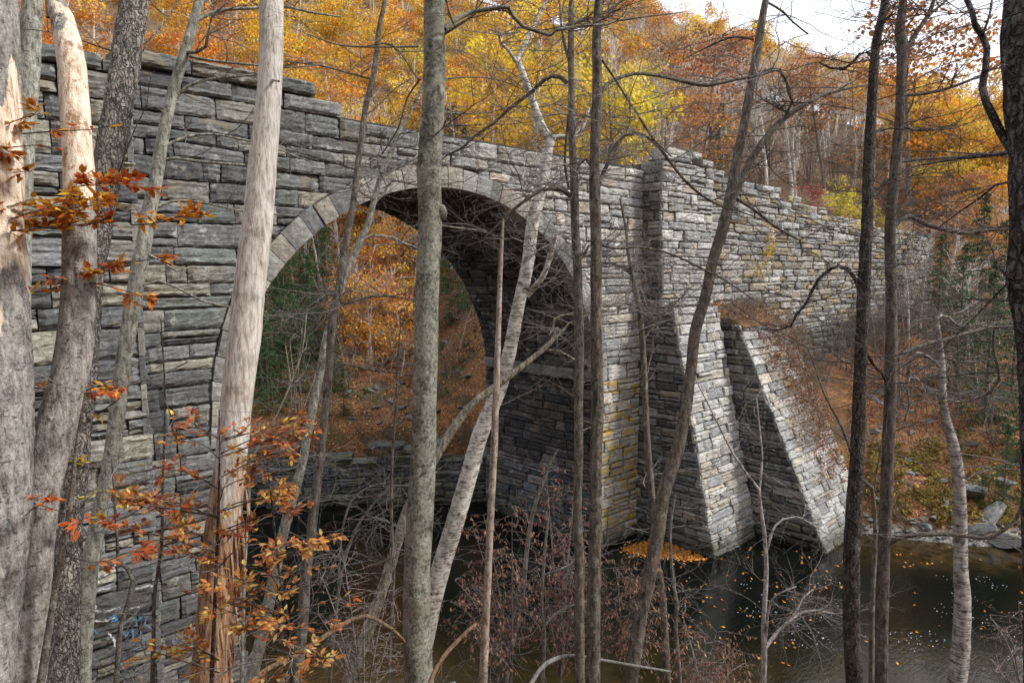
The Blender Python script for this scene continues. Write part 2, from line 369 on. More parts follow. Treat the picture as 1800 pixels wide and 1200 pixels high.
def sq(x, z): return x+.5*sm(12.0-np.asarray(z), 0, 4.4)*(np.asarray(x) < CX-3)      # the old ring is squeezed a little at its left haunch
def warp(U, V): return V+(fbm(U*.35, V*.6, 21, 2)-.4)*.16*sm(V, -1, 2)*sm(18.2-V, 0, 2)
def P_front(Y0=YW, batter=0.0):
    def P(U, V, D): return np.stack([U, Y0+batter*V-D, warp(U, V)], -1)
    return P
def P_side(X0, sgn=-1):                     # plane of constant x, u = y, facing sgn*x
    def P(U, V, D): return np.stack([X0+sgn*D, U, warp(U*1.0+X0, V)], -1)
    return P
def lims_arch(a, b_):
    def L(v):
        if v >= CZ+RE: return [(a, b_)]
        if v > ZS:
            w = math.sqrt(max(0, RE**2-(v-CZ)**2)); return [(a, float(sq(CX-w, v))), (CX+w, b_)]
        return [(a, XL), (XP, b_)]
    return L
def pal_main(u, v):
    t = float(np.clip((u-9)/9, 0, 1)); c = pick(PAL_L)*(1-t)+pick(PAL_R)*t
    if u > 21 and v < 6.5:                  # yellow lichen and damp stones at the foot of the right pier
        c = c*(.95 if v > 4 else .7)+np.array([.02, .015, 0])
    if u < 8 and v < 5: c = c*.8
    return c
bridge = empty('stone_arch_bridge', (14.3, 21.5, 0), 'tall dry stone railway arch bridge of grey coursed blocks standing over the dark river', 'bridge')
BO = (14.3, 21.5, 0)
vs = courses(-.4, 16.75, .30, .66)
def top_main(u): return (16.75 if u < 9.6 else 16.7 if u < 11.2 else 16.6)
kc = min(range(len(vs)), key=lambda i: abs(vs[i]-7.6)); ZS = vs[kc]
mb = MB()
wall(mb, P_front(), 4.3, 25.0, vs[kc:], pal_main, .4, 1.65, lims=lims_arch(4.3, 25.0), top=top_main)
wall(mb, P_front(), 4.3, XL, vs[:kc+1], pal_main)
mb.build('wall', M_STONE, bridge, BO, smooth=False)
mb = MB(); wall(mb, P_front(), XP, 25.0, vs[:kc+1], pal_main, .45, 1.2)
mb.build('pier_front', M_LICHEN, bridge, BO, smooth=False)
# voussoirs
mb = MB(); NV = 40; T0 = math.asin((ZS-CZ)/RI)
def P_ring(U, V, D):                        # u = angle, v = radius
    z = CZ+np.sin(U)*V; return np.stack([sq(CX-np.cos(U)*V, z), YW-D, z], -1)
cuts = np.linspace(T0, math.pi-T0, NV+1)+np.concatenate([[0], rng.normal(0, .008, NV-1), [0]])
for i in range(NV):
    a, c_ = cuts[i], cuts[i+1]; re = RE-.012+rng.normal(0, .02)
    v0, v1 = RI, re
    u_ = np.array([a+.0015, c_-.0015])
    P = P_ring
    nu, nv = 4, 6
    s = np.linspace(u_[0], u_[1], nu+1); t = np.linspace(v0, v1, nv+1)
    T, Q = np.meshgrid(t, s, indexing='xy'); D = .05+rng.normal(0, .012)+rng.normal(0, .006, T.shape)
    D[0, :] -= .02; D[-1, :] -= .02; D[:, 0] -= .02; D[:, -1] -= .02
    v = P(Q, T, D).reshape(-1, 3); ii = np.arange(v.shape[0]).reshape(nu+1, nv+1)
    f = np.stack([ii[:-1, :-1], ii[1:, :-1], ii[1:, 1:], ii[:-1, 1:]], -1).reshape(-1, 4)
    per = np.concatenate([ii[:, 0], ii[-1, 1:], ii[-2::-1, -1], ii[0, -2:0:-1]])
    bk = P(Q.ravel()[per], T.ravel()[per], np.full(len(per), -.5)); L = len(per); j = np.arange(L); jn = (j+1) % L
    sf = np.stack([per[j], len(v)+j, len(v)+jn, per[jn]], -1)
    mb.add(np.vstack([v, bk]), np.vstack([f, sf]), pick(PAL_RING)*(.9 if i < 12 else 1.0))
M_RING = stone_mat('dressed_stone', 0, .35, .012)
mb.build('arch_ring', M_RING, bridge, BO, smooth=False)
# soffit
def P_sof(U, V, D):
    z = CZ+np.sin(V/RI)*(RI-D); return np.stack([sq(CX-np.cos(V/RI)*(RI-D), z), U, z], -1)
mb = MB(); sv = list(np.linspace(T0, math.pi-T0, 52)*RI)
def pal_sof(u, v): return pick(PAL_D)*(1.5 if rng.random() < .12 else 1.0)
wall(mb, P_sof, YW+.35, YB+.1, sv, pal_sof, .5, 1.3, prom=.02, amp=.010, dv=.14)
mb.build('arch_soffit', M_STONE, bridge, BO, smooth=False)
# inner pier faces
vp = courses(-.4, 7.5, .30, .5)
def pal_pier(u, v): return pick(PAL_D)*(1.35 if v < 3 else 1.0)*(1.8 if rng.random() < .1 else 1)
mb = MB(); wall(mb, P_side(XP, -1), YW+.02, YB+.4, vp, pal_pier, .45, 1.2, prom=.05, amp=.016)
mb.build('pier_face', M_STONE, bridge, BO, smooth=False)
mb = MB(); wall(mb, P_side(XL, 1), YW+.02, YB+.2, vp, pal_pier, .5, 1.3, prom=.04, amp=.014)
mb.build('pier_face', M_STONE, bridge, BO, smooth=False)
# impost ledge under the springing
for sg, xx in ((-1, XP), (1, XL)):
    mb = MB()
    for k_ in range(7):
        y0 = YW+.25+k_*.98; y1 = y0+.97
        stone(mb, lambda U, V, D: np.stack([xx+sg*(.42*(sg < 0)+.30*(sg > 0)+D), U, V], -1), (y0, y1, y0, y1, 7.3, 7.78), rng.normal(0, .02), .014, pick(PAL_R)*.55, depth=.5)
        stone(mb, lambda U, V, D: np.stack([xx+sg*(.25+V), U, 7.79+D], -1), (y0, y1, y0, y1, -.3, .12), 0, .008, np.array([.10, .11, .05]), depth=.1)
    mb.build('impost_ledge', M_LEDGE, bridge, BO, smooth=False)
# parapet slabs on the left, larger stones
mb = MB(); x = 4.6
while x < 9.4:
    w = rng.uniform(1.3, 2.2); x1 = min(x+w, 9.5)
    stone(mb, P_front(YW-.1), (x, x1, x, x1, 16.77, 16.77+rng.uniform(.28, .42)), .02, .014, pick(PAL_L)*.9, depth=1.2); x = x1+.01
mb.build('parapet', M_STONE, bridge, BO, smooth=False)
# core of the bridge
def prism(mb, prof, y0, y1, col=(1, 1, 1)):            # profile in x-z, extruded along y
    bm_ = [(x, y0, z) for x, z in prof]+[(x, y1, z) for x, z in prof]; n = len(prof)
    return bm_, n
import bmesh
def core(name, prof, y0, y1, parent, origin):
    me = bpy.data.meshes.new(name); bm = bmesh.new()
    vs_ = [bm.verts.new((x-origin[0], y0-origin[1], z)) for x, z in prof]
    f = bm.faces.new(vs_); r = bmesh.ops.extrude_face_region(bm, geom=[f])
    for e in r['geom']:
        if isinstance(e, bmesh.types.BMVert): e.co.y += y1-y0
    bmesh.ops.triangulate(bm, faces=bm.faces[:]); bmesh.ops.recalc_face_normals(bm, faces=bm.faces[:])
    bm.to_mesh(me); bm.free(); me.materials.append(M_CORE)
    o = bpy.data.objects.new(name, me); C.objects.link(o); o.parent = parent; return o
arc = [(float(sq(CX-math.cos(t)*(RI+.1), CZ+math.sin(t)*(RI+.1))), CZ+math.sin(t)*(RI+.1)) for t in np.linspace(T0, math.pi-T0, 41)]
prof = [(-9, -1.5), (XL-.1, -1.5), (XL-.1, ZS-.02)]+arc+[(XP+.1, ZS-.02), (XP+.1, -1.5), (28.8, -1.5), (28.8, 16.4), (9.5, 16.4), (9.5, 16.6), (5, 16.6), (5, 16.2), (-9, 16.2)]
core('core', prof, YW+.13, YB, bridge, BO)
# left buttress (projecting front to the left of the corner joint)
def hexa(mb, x0, x1, yb, yt, yback, z0, z1, col=(1, 1, 1)):
    v = [(x0, yb, z0), (x1, yb, z0), (x1, yback, z0), (x0, yback, z0), (x0, yt, z1), (x1, yt, z1), (x1, yback, z1), (x0, yback, z1)]
    mb.add(v, [[0, 1, 5, 4], [1, 2, 6, 5], [2, 3, 7, 6], [3, 0, 4, 7], [4, 5, 6, 7], [3, 2, 1, 0]], col)
lb = empty('left_buttress', (0, 17.2, 0), 'broad grey stone buttress at the left end of the bridge, half hidden by trunks', 'buttress')
lb.name = 'stone_buttress'
LO = (0, 17.2, 0); YL = 17.25
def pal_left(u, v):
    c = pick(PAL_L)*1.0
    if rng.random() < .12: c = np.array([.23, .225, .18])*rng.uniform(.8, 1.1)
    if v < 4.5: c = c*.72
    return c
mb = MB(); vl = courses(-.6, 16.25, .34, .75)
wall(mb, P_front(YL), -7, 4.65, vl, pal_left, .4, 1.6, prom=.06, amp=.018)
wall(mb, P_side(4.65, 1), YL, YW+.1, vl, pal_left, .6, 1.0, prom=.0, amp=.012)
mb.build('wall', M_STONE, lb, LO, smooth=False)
mb = MB(); hexa(mb, -7.5, 4.52, YL+.13, YL+.13, YW+.5, -1.5, 16.15)
mb.build('core', M_CORE, lb, LO, smooth=False)
mb = MB(); x = -6.5
while x < 4.6:
    w = rng.uniform(1.2, 2.4); x1 = min(x+w, 4.7)
    stone(mb, P_front(YL-.08), (x, x1, x, x1, 16.27, 16.27+rng.uniform(.22, .42)), .02, .016, pick(PAL_L)*.9, depth=1.5); x = x1+.01
mb.build('coping', M_STONE, lb, LO, smooth=False)
m = NT('faded_paint'); M_PAINT = m.done(m.mix(m.mask(m.noise(m.coord(), 14, 4, .7), .45, .6), m.attr(), (.13, .14, .15)))
# white mineral stains and blue scrawl on the lower left wall
def scrawl(pts, w, col, Y=YL-.085, name='paint_stroke'):
    mb = MB()
    p = np.array(pts, float)
    q = [p[0]]
    for a, b_ in zip(p[:-1], p[1:]):
        for t in np.linspace(0, 1, 7)[1:]: q.append(a*(1-t)+b_*t+rng.normal(0, .012, 2))
    q = np.array(q); d = np.gradient(q, axis=0); nrm = np.stack([-d[:, 1], d[:, 0]], -1); nrm /= np.linalg.norm(nrm, axis=1)[:, None]+1e-9
    ww = (w*rng.uniform(.5, 1.2, len(q)))[:, None]; n = len(q)
    a, b_ = q+nrm*ww/2, q-nrm*ww/2
    ys = Y-rng.uniform(0, .01, n)
    v = np.vstack([np.stack([a[:, 0], ys, a[:, 1]], -1), np.stack([b_[:, 0], ys, b_[:, 1]], -1)])
    i = np.arange(n-1); mb.add(v, np.stack([i, i+1, n+i+1, n+i], -1), col)
    mb.build(name, M_PAINT, lb, LO, smooth=False)
def wpt(px, py, Y=YL-.085):
    r = at(px, py, 1)-np.array([0, 0, H]); q = r*(Y/r[1]); return (q[0], q[2]+H)
for st in [[(160, 1122), (163, 1105), (172, 1112)], [(192, 1086), (200, 1081), (207, 1088), (196, 1092)], [(232, 1083), (240, 1092), (238, 1100)], [(244, 1090), (252, 1078), (258, 1084), (254, 1095), (262, 1102)],
           [(214, 1108), (222, 1118), (226, 1108)], [(233, 1104), (234, 1124)], [(246, 1108), (252, 1122), (246, 1136), (236, 1140)], [(262, 1098), (268, 1110)], [(160, 1108), (156, 1116)]]:
    scrawl([wpt(*p) for p in st], .035, (.02, .16, .30))
for st in [[(172, 1012), (190, 1008), (200, 998)], [(196, 1000), (204, 988)], [(160, 1040), (178, 1035), (195, 1032)], [(166, 1060), (170, 1074), (195, 1072), (212, 1068)], [(156, 1100), (165, 1092), (185, 1090), (205, 1084)], [(190, 1112), (200, 1122), (202, 1134)],
           [(54, 1040), (57, 1028), (70, 1022), (80, 1018)], [(70, 980), (82, 976)], [(238, 1034), (268, 1028)], [(225, 1070), (250, 1064)]]:
    scrawl([wpt(*p) for p in st], .05, (.38, .39, .40), name='mineral_stain')

# right buttresses
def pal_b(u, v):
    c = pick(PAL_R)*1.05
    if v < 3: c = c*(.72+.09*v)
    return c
def pal_bs(u, v): return (pick(PAL_L) if rng.random() < .7 else pick(PAL_R)*.7)  # left-facing sides: their shade is put in as a darker stone mix
def P_slope(x0, yb, yt, z0, z1):
    def P(U, V, D): return np.stack([U, yb+(yt-yb)*(V-z0)/(z1-z0)-D, warp(U, V)], -1)
    return P
def butt(name, label, x0, x1, z0, z1, yb, yt, vs_, parts=None, parent=None, O=None, side_to=YW+.2, pname='wall', prom=.055):
    mb = MB(); wall(mb, P_slope(x0, yb, yt, z0, z1), x0, x1, vs_, pal_b, .5, 1.4, prom=prom, amp=.016)
    def L(v): return [(yb+(yt-yb)*(v-z0)/(z1-z0), side_to)]
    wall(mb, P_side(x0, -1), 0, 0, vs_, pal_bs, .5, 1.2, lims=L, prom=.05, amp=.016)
    mb.build(pname, M_STONE, parent, O, smooth=False)
    mb = MB(); hexa(mb, x0+.13, x1, yb+.13, yt+.13, YW+1.0, z0, z1-.06); mb.build('core', M_CORE, parent, O, smooth=False)
b1 = empty('stone_buttress', (27, 16, 0), 'tall pale stone buttress with stepped battered foot right of the arch', 'buttress'); O1 = (27, 16, 0)
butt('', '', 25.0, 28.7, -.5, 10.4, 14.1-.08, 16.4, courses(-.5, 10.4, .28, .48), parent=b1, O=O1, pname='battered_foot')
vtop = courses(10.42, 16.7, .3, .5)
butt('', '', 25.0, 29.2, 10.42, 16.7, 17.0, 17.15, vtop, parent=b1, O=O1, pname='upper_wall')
mb = MB(); x = 25.1
for w, z in ((1.0, 16.72), (1.2, 16.74), (.8, 16.95), (1.0, 16.72)):
    stone(mb, P_front(17.12), (x, x+w, x, x+w, z, z+rng.uniform(.22, .38)), .02, .02, pick(PAL_R), depth=.9); x += w+.02
stone(mb, P_front(17.2), (25.5, 27.0, 25.5, 27.0, 16.95, 17.3), .0, .02, pick(PAL_R), depth=.9)
mb.build('coping', M_STONE, b1, O1, smooth=False)
b2 = empty('stone_buttress', (31, 14, 0), 'low raking stone buttress with leaf litter caught on its slope, between tall buttress and bank', 'buttress'); O2 = (31, 14, 0)
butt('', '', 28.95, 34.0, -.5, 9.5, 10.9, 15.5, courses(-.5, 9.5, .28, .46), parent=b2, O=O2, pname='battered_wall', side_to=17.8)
mb = MB(); gx_ = np.linspace(28.98, 34.6, 30); gy_ = np.linspace(15.35, 17.9, 14); XX, YY = np.meshgrid(gx_, gy_, indexing='ij')
ZZ = 9.42+.36*(YY-15.35)+(fbm(XX*1.5, YY*1.5, 91)-.45)*.5*sm(YY, 15.4, 15.9)-.5*sm(XX, 33.4, 34.6); ZZ[0, :] = 9.2; XX[0, :] = XX[1, :]-.02; ZZ[:, 0] = np.minimum(ZZ[:, 0], 9.4); i_ = np.arange(XX.size).reshape(XX.shape)
mb.add(np.stack([XX, YY, ZZ], -1).reshape(-1, 3), np.stack([i_[:-1, :-1], i_[1:, :-1], i_[1:, 1:], i_[:-1, 1:]], -1).reshape(-1, 4))
mb.build('soil_cap', M_GROUND, b2, O2)
# retaining wall running away to the right
fw = empty('retaining_wall', (46, 18, 8), 'long pale dry stone retaining wall running away to the right beyond the buttresses', 'wall'); FO = (46, 18, 8)
def top_far(u): return 16.75-.016*max(0, u-30)-(.5 if u > 37 else 0)-(.35 if u > 44 else 0)-(.4 if u > 52 else 0)+(.10 if int(u*.7) % 3 == 0 else 0)
mb = MB(); vf = courses(3.0, 17.0, .28, .46)
def pal_far(u, v):
    c = pick(PAL_R)*.85
    if rng.random() < .18: c = np.array([.28, .235, .15])*rng.uniform(.7, 1.1)
    if rng.random() < .15: c = c*.6
    return c
wall(mb, P_front(17.75), 29.0, 66, vf, pal_far, .5, 1.4, prom=.06, amp=.02, top=top_far, du=.25, dv=.14)
mb.build('wall', M_STONE, fw, FO, smooth=False)
mb = MB(); hexa(mb, 28.9, 38, 17.9, 17.9, 19.5, 2, 16.0); hexa(mb, 38.01, 66, 17.9, 17.9, 19.5, 2, 15.0)
mb.build('core', M_CORE, fw, FO, smooth=False)
# low rock ledge on the far shore, seen through the arch
lg = empty('rock_ledge', (19, 29.5, 0), 'low mossy layered rock ledge along the far shore seen through the arch', 'rock ledge'); GO = (19, 29.5, 0)
LP0 = np.array([13.2, 34.2]); LP1 = np.array([25.5, 24.6]); dl = LP1-LP0; LL = np.linalg.norm(dl); dl /= LL; nl = np.array([dl[1], -dl[0]])
if nl @ np.array([-1, -1]) < 0: nl = -nl
def P_led(U, V, D):
    wob = (fbm(U*.45, V*.2, 4, 3)-.45)*1.5+.35*V-.4
    x = LP0[0]+dl[0]*U+nl[0]*(D-wob); y = LP0[1]+dl[1]*U+nl[1]*(D-wob)
    return np.stack([x, y, V], -1)
mb = MB()
wall(mb, P_led, 0, LL, courses(-.3, 2.9, .16, .42), lambda u, v: pick(PAL_L)*(.9 if v > .6 else 1.3), .5, 1.8, prom=.13, amp=.035, depth=.9, top=lambda u: 2.6+.3*math.sin(u*.9)+.2*math.sin(u*2.7))
mb.build('rock_face', M_LEDGE, lg, GO, smooth=False)

# ------------------------------------------------------------------ tree building
def smooth_path(p, r, step=.25):
    p = np.asarray(p, float); r = np.asarray(r, float)
    if len(p) < 3:
        n = max(2, int(np.linalg.norm(p[-1]-p[0])/step)+1); t = np.linspace(0, 1, n)[:, None]
        return p[0]*(1-t)+p[-1]*t, r[0]+(r[-1]-r[0])*t[:, 0]
    q = np.vstack([2*p[0]-p[1], p, 2*p[-1]-p[-2]]); o = []; ro = []
    for i in range(len(p)-1):
        a, b_, c_, d = q[i:i+4]; n = max(1, int(np.linalg.norm(c_-b_)/step))
        for t in np.arange(n)/n:
            o.append(.5*(2*b_+(c_-a)*t+(2*a-5*b_+4*c_-d)*t*t+(3*b_-a-3*c_+d)*t**3)); ro.append(r[i]*(1-t)+r[i+1]*t)
    o.append(p[-1]); ro.append(r[-1])
    return np.array(o), np.array(ro)
def tube(mb, p, r, n=8, rough=0., col=(1, 1, 1), cap=False):
    p = np.asarray(p, float); r = np.asarray(r, float); m_ = len(p)
    d = np.gradient(p, axis=0); d /= np.linalg.norm(d, axis=1)[:, None]+1e-9
    ref = np.array([.31, .95, .05]) if abs(d[:, 2]).mean() > .5 else np.array([.05, .1, 1.0])
    a = np.cross(d, ref); a /= np.linalg.norm(a, axis=1)[:, None]+1e-9; b_ = np.cross(d, a)
    t = np.linspace(0, 2*math.pi, n, endpoint=False)
    rr = np.repeat(r[:, None], n, 1)
    if rough:
        L = np.concatenate([[0], np.cumsum(np.linalg.norm(np.diff(p, axis=0), axis=1))])
        sd_ = rng.uniform(0, 99)
        X = np.cos(t)[None]*1.6+sd_; Y = np.sin(t)[None]*1.6+L[:, None]*1.6/ max(.3, r.mean()*8)
        rr = rr*(1+rough*(fbm(X+Y*.3, Y+np.sin(t)[None]*1.3, 3, 3)-.44)*2+rough*.35*rng.normal(0, 1, rr.shape))
    v = p[:, None]+a[:, None]*(np.cos(t)[None, :, None]*rr[..., None])+b_[:, None]*(np.sin(t)[None, :, None]*rr[..., None])
    i = np.arange(m_*n).reshape(m_, n); j = np.roll(i, -1, 1)
    f = np.stack([i[:-1], j[:-1], j[1:], i[1:]], -1).reshape(-1, 4)
    mb.add(v.reshape(-1, 3), f, col)
    if cap:
        k = v[-1].mean(0); mb.add(np.vstack([v[-1], k]), np.stack([np.arange(n), (np.arange(n)+1) % n, np.full(n, n)], -1), col)
def unit(v): return v/(np.linalg.norm(v)+1e-9)
def twig(mb, p, d, L, r, lev, leafs=None, sag=0., n=3, wig=.22, flat=.5, bend=None, nch=None):
    """a crooked twig with side shoots; ends collected in leafs"""
    k = max(4, int(L/.11)) if lev < 2 else max(3, int(L/.09)); k = min(k, 9); st = L/k
    pts = [np.array(p, float)]; d = unit(np.array(d, float)); dirs = [d]
    for i in range(k):
        w = rng.normal(0, wig, 3); w[2] *= 1-flat
        d = unit(d+w+np.array([0, 0, -sag/k])+(bend if bend is not None else 0)); pts.append(pts[-1]+d*st); dirs.append(d)
    pts = np.array(pts); rr = np.linspace(r, max(.0012, r*.3), k+1)
    tube(mb, pts, rr, n if lev > 0 else 3)
    if leafs is not None:
        for i in range(1, k+1): leafs.append((pts[i], dirs[i], lev))
    if lev > 0:
        for i in range(1, k+1):
            for _ in range(1 if rng.random() < (nch or .8) else 0):
                s_ = rng.normal(0, 1, 3); s_[2] *= 1-flat*.8; s_ = s_-(s_@dirs[i])*dirs[i]
                nd = unit(dirs[i]*rng.uniform(.4, 1.1)+unit(s_)*rng.uniform(.5, 1.0))
                twig(mb, pts[i], nd, L*rng.uniform(.3, .62)*(1-.45*i/k), rr[i]*.62, lev-1, leafs, sag, n, wig, flat, bend, nch)
def leaf_fold(mb, p, d, L, Wd, col):
    """one pointed leaf, folded along its midrib, six corners"""
    d = unit(d); s_ = unit(np.cross(d, rng.normal(0, .3, 3)+np.array([0, 0, 1]))); nrm = np.cross(s_, d); c_ = rng.uniform(-.35, .5)*Wd; cv = rng.uniform(-.25, .3)*L
    a = p; m_ = p+d*L*.35-nrm*cv*.2; b_ = p+d*L*.7-nrm*cv*.5; e = p+d*L-nrm*cv
    v = [a, m_+s_*Wd+nrm*c_, b_+s_*Wd*.75+nrm*c_, e, b_-s_*Wd*.75+nrm*c_, m_-s_*Wd+nrm*c_, m_, b_]
    mb.add(v, [[0, 1, 6, -1], [6, 1, 2, 7], [7, 2, 3, -1], [0, 6, 5, -1], [6, 7, 4, 5], [7, 3, 4, -1]], col)
def quads(mb, P, sz, cols, tilt=1.0, aspect=.6):
    """many small pointed leaf faces at once"""
    n = len(P); a = rng.normal(0, 1, (n, 3)); a /= np.linalg.norm(a, axis=1)[:, None]
    z = rng.normal(0, 1, (n, 3)); z[:, 2] += tilt*1.2; b_ = np.cross(a, z); b_ /= np.linalg.norm(b_, axis=1)[:, None]+1e-9
    s_ = (sz*rng.uniform(.6, 1.3, n))[:, None]
    v = np.stack([P-a*s_*.5, P+b_*s_*aspect*.5, P+a*s_*.5, P-b_*s_*aspect*.5], 1).reshape(-1, 3)
    f = np.arange(4*n).reshape(n, 4); mb.add(v, f, np.repeat(cols, 4, 0))

PX = 1/FPX
def tree(name, label, cat, mat, pts, d0, d1=None, branches=(), rough=.06, twigs=0, tw=None, group=None, n=14, tmat=None, tlen=(.5, 1.4), broken=False,
         down=True, extra=None, trunk='trunk', side=None, tdens=.7, tr=.006, part='crown', tz=(0, 1)):
    """pts: (px, py, width_px) from the top down; the stem is carried on to the ground below the frame"""
    d1 = d1 or d0; k = len(pts)
    P = []; Rr = []
    for i, (x, y, w) in enumerate(pts):
        d = d0+(d1-d0)*i/(k-1); P.append(at(x, y, d)); Rr.append(max(.004, w*PX*d/2))
    if down:
        dr = unit(P[-1]-P[max(0, len(P)-3)]); dr = unit(dr*np.array([.7, .7, 1])+np.array([0, 0, -.5])); p = P[-1].copy(); r = Rr[-1]
        for _ in range(60):
            p = p+dr*.35; P.append(p.copy()); r *= 1.012; Rr.append(r)
            if p[2] < float(height(p[0], p[1])) - .15: break
    base = P[-1].copy()
    o = empty(name, base, label, cat, group)
    q, rq = smooth_path(P, Rr, .12 if max(Rr) > .05 else .16)
    q = q+np.stack([fbm(np.arange(len(q))*.11, np.zeros(len(q))+rng.uniform(0, 99), 5, 3)-.45, fbm(np.arange(len(q))*.11, np.zeros(len(q))+rng.uniform(0, 99), 6, 3)-.45, np.zeros(len(q))], -1)*np.minimum(.35*rq[:, None], .02)
    mb = MB(); tube(mb, q[::-1], rq[::-1], n, rough, cap=True)
    if extra: extra(mb, q, rq)
    mb.build(trunk, mat, o, base)
    segs = [(q, rq)]
    for bi, br in enumerate(branches):
        bp, dd = (br[0], br[1]) if isinstance(br, tuple) else (br, 0)
        da = d0+(d1-d0)*.5; m_ = len(bp)
        # depth where the branch leaves the stem
        j = int(np.argmin([np.hypot(to_px(a)[0]-bp[0][0], to_px(a)[1]-bp[0][1]) for a in q])); ds = to_px(q[j])[2]
        BP = [at(x, y, ds+dd*i/(m_-1)+rng.normal(0, .03)*(i > 0)) for i, (x, y, w) in enumerate(bp)]; BR = [max(.003, w*PX*ds/2) for x, y, w in bp]
        a, b_ = smooth_path(BP, BR, .1); mb = MB(); tube(mb, a, b_, 7, rough*.8)
        mb.build('branch', mat, o, base); segs.append((a, b_)); segs.append((a, b_)); segs.append((a, b_))
    if twigs:
        mb = MB(); lv = 2
        for i in range(twigs):
            a, b_ = segs[rng.integers(len(segs))]; lo, hi = (tz if a is q else (.15, 1))
            j = int(len(a)*rng.uniform(lo, hi)); j = min(j, len(a)-1)
            if b_[j] < .002 and rng.random() < .5: continue
            sd_ = side if side is not None else None
            ang = rng.uniform(0, 2*math.pi); dv = np.array([math.cos(ang), math.sin(ang), rng.uniform(-.15, .55)])
            if sd_ is not None and rng.random() < .75: dv = RT*sd_+rng.normal(0, .35, 3)
            st = a[j]+0*dv
            if b_[j] > .05: st = a[j]+unit(dv)*b_[j]*.8
            twig(mb, st, dv, rng.uniform(*tlen), min(tr*1.6, max(tr*.6, b_[j]*.5)), lv, None, rng.uniform(-.5, .4), 3, .2, .45, None, tdens)
        if mb.v: mb.build(part, tmat or B_TWIG, o, base)
    return o, q, rq
ORANGE = [(.50, .15, .022), (.42, .11, .018), (.55, .20, .03), (.34, .085, .02), (.60, .28, .03), (.50, .13, .04), (.62, .25, .12)]
YELL = [(.55, .38, .04), (.48, .36, .07), (.6, .44, .12), (.5, .33, .05)]
def leafy_spray(o, base, paths, d, dens=9, L=.085, cols=ORANGE, wood=B_TWIGD, spread=.26, lp=.9, droop=0., Wk=.23, r0=.006):
    """sprays of autumn leaves along thin horizontal twigs that belong to tree o"""
    for path in paths:
        tw = MB(); lf = MB()
        BP = [at(x, y, d+rng.normal(0, .12)) for x, y in path]; a, b_ = smooth_path(BP, np.linspace(r0, .0025, len(BP)), .09)
        tube(tw, a, b_, 4); L0 = []
        for i in range(1, len(a)):
            dr = unit(a[i]-a[i-1]); L0.append((a[i], dr, 0))
            if rng.random() < dens*.06:
                ang = rng.choice([-1, 1])*rng.uniform(.3, 1.0); sdv = unit(np.array([dr[0]*math.cos(ang)-dr[1]*math.sin(ang), dr[0]*math.sin(ang)+dr[1]*math.cos(ang), dr[2]*.5+rng.normal(0, .12)]))
                tl = rng.uniform(.5, 1.3)*spread; twig(tw, a[i], sdv, tl, .003, 1, L0, droop, 3, .15, .7)
        cset = cols if rng.random() < .8 else YELL if cols is ORANGE else cols
        for p, dv, lev in L0:
            if rng.random() > lp: continue
            for _ in range(1+(rng.random() < .3)):
                ld = unit(dv*rng.uniform(.5, 1.1)+np.array([rng.normal(0, .55), rng.normal(0, .55), rng.normal(-.06, .12)-droop])*(1 if lev else .8))
                c_ = np.array(cset[rng.integers(len(cset))])*rng.uniform(.75, 1.2)
                leaf_fold(lf, p+ld*.012, ld, L*rng.uniform(.7, 1.2), L*Wk*rng.uniform(.8, 1.25), c_)
        bo_ = tw.build('branch', wood, o, base)
        if lf.v: lf.build('leaf_spray', M_LEAF, bo_, base, smooth=False)

# ------------------------------------------------------------------ foreground trees, traced stem by stem
def ragged(mb, q, rq):                      # splintered top of a snag
    for k in range(14):
        a = rng.uniform(0, 6.28); d = np.array([math.cos(a), math.sin(a), 0])*rq[0]*.75; h = rng.uniform(.03, .16)
        p = q[0]+d; tube(mb, [p-np.array([0, 0, .15]), p+np.array([0, 0, h*.5])+rng.normal(0, .01, 3), p+np.array([0, 0, h])+rng.normal(0, .015, 3)], [.022, .016, .003], 5, .2)
def flakes(mb, q, rq):                      # curling plates of bark
    for k in range(420):
        j = rng.integers(len(q)); a = rng.uniform(0, 6.28); d = np.array([math.cos(a), math.sin(a), 0]); r = rq[j]*1.01
        if r < .04: continue
        s_ = np.cross([0, 0, 1], d); w, h = rng.uniform(.006, .018), rng.uniform(.006, .03); p = q[j]+d*r+np.array([0, 0, rng.uniform(-.05, .05)])
        o_ = rng.uniform(.006, .022)
        mb.add([p-s_*w-[0, 0, h]+d*.0, p+s_*w-[0, 0, h]+d*.0, p+s_*w+[0, 0, h]+d*o_, p-s_*w+[0, 0, h]+d*o_*.7], [[0, 1, 2, 3]])
def knot(px_, py_, rr):
    def f(mb, q, rq):
        j = int(np.argmin([abs(to_px(a)[1]-py_) for a in q])); sgn = 1 if px_ > to_px(q[j])[0] else -1
        c_ = q[j]+RT*sgn*rq[j]*.85
        t = np.linspace(0, math.pi, 7); pts = [c_+RT*sgn*(-math.cos(a))*rr*.9 for a in t]
        tube(mb, pts, [.004+rr*math.sin(a) for a in t], 9, .25)
    return f
T = {}
peel1 = bark_mat('peeling_bark', (.16, .15, .14), (.31, .295, .275), lichen=.35, bumpd=.01, peel=(4.5, 5.95))
T['edge'] = tree('dead_tree', 'stout trunk with a strip of bare orange wood at the far left edge', 'tree', peel1,
    [(-20, -60, 70), (-15, 0, 78), (-14, 200, 88), (-14, 400, 96), (-10, 550, 106), (-8, 700, 112), (-8, 900, 110), (-18, 1050, 98), (-28, 1200, 90)], 5.0, 4.8, n=20)
T['edge2'] = tree('lichened_tree', 'straight lichen-flecked trunk just behind the far left trunk', 'tree', B_LICHEN,
    [(58, -60, 30), (57, 0, 32), (53, 100, 33), (46, 190, 34), (40, 300, 34), (34, 450, 36), (28, 800, 38)], 8.5)
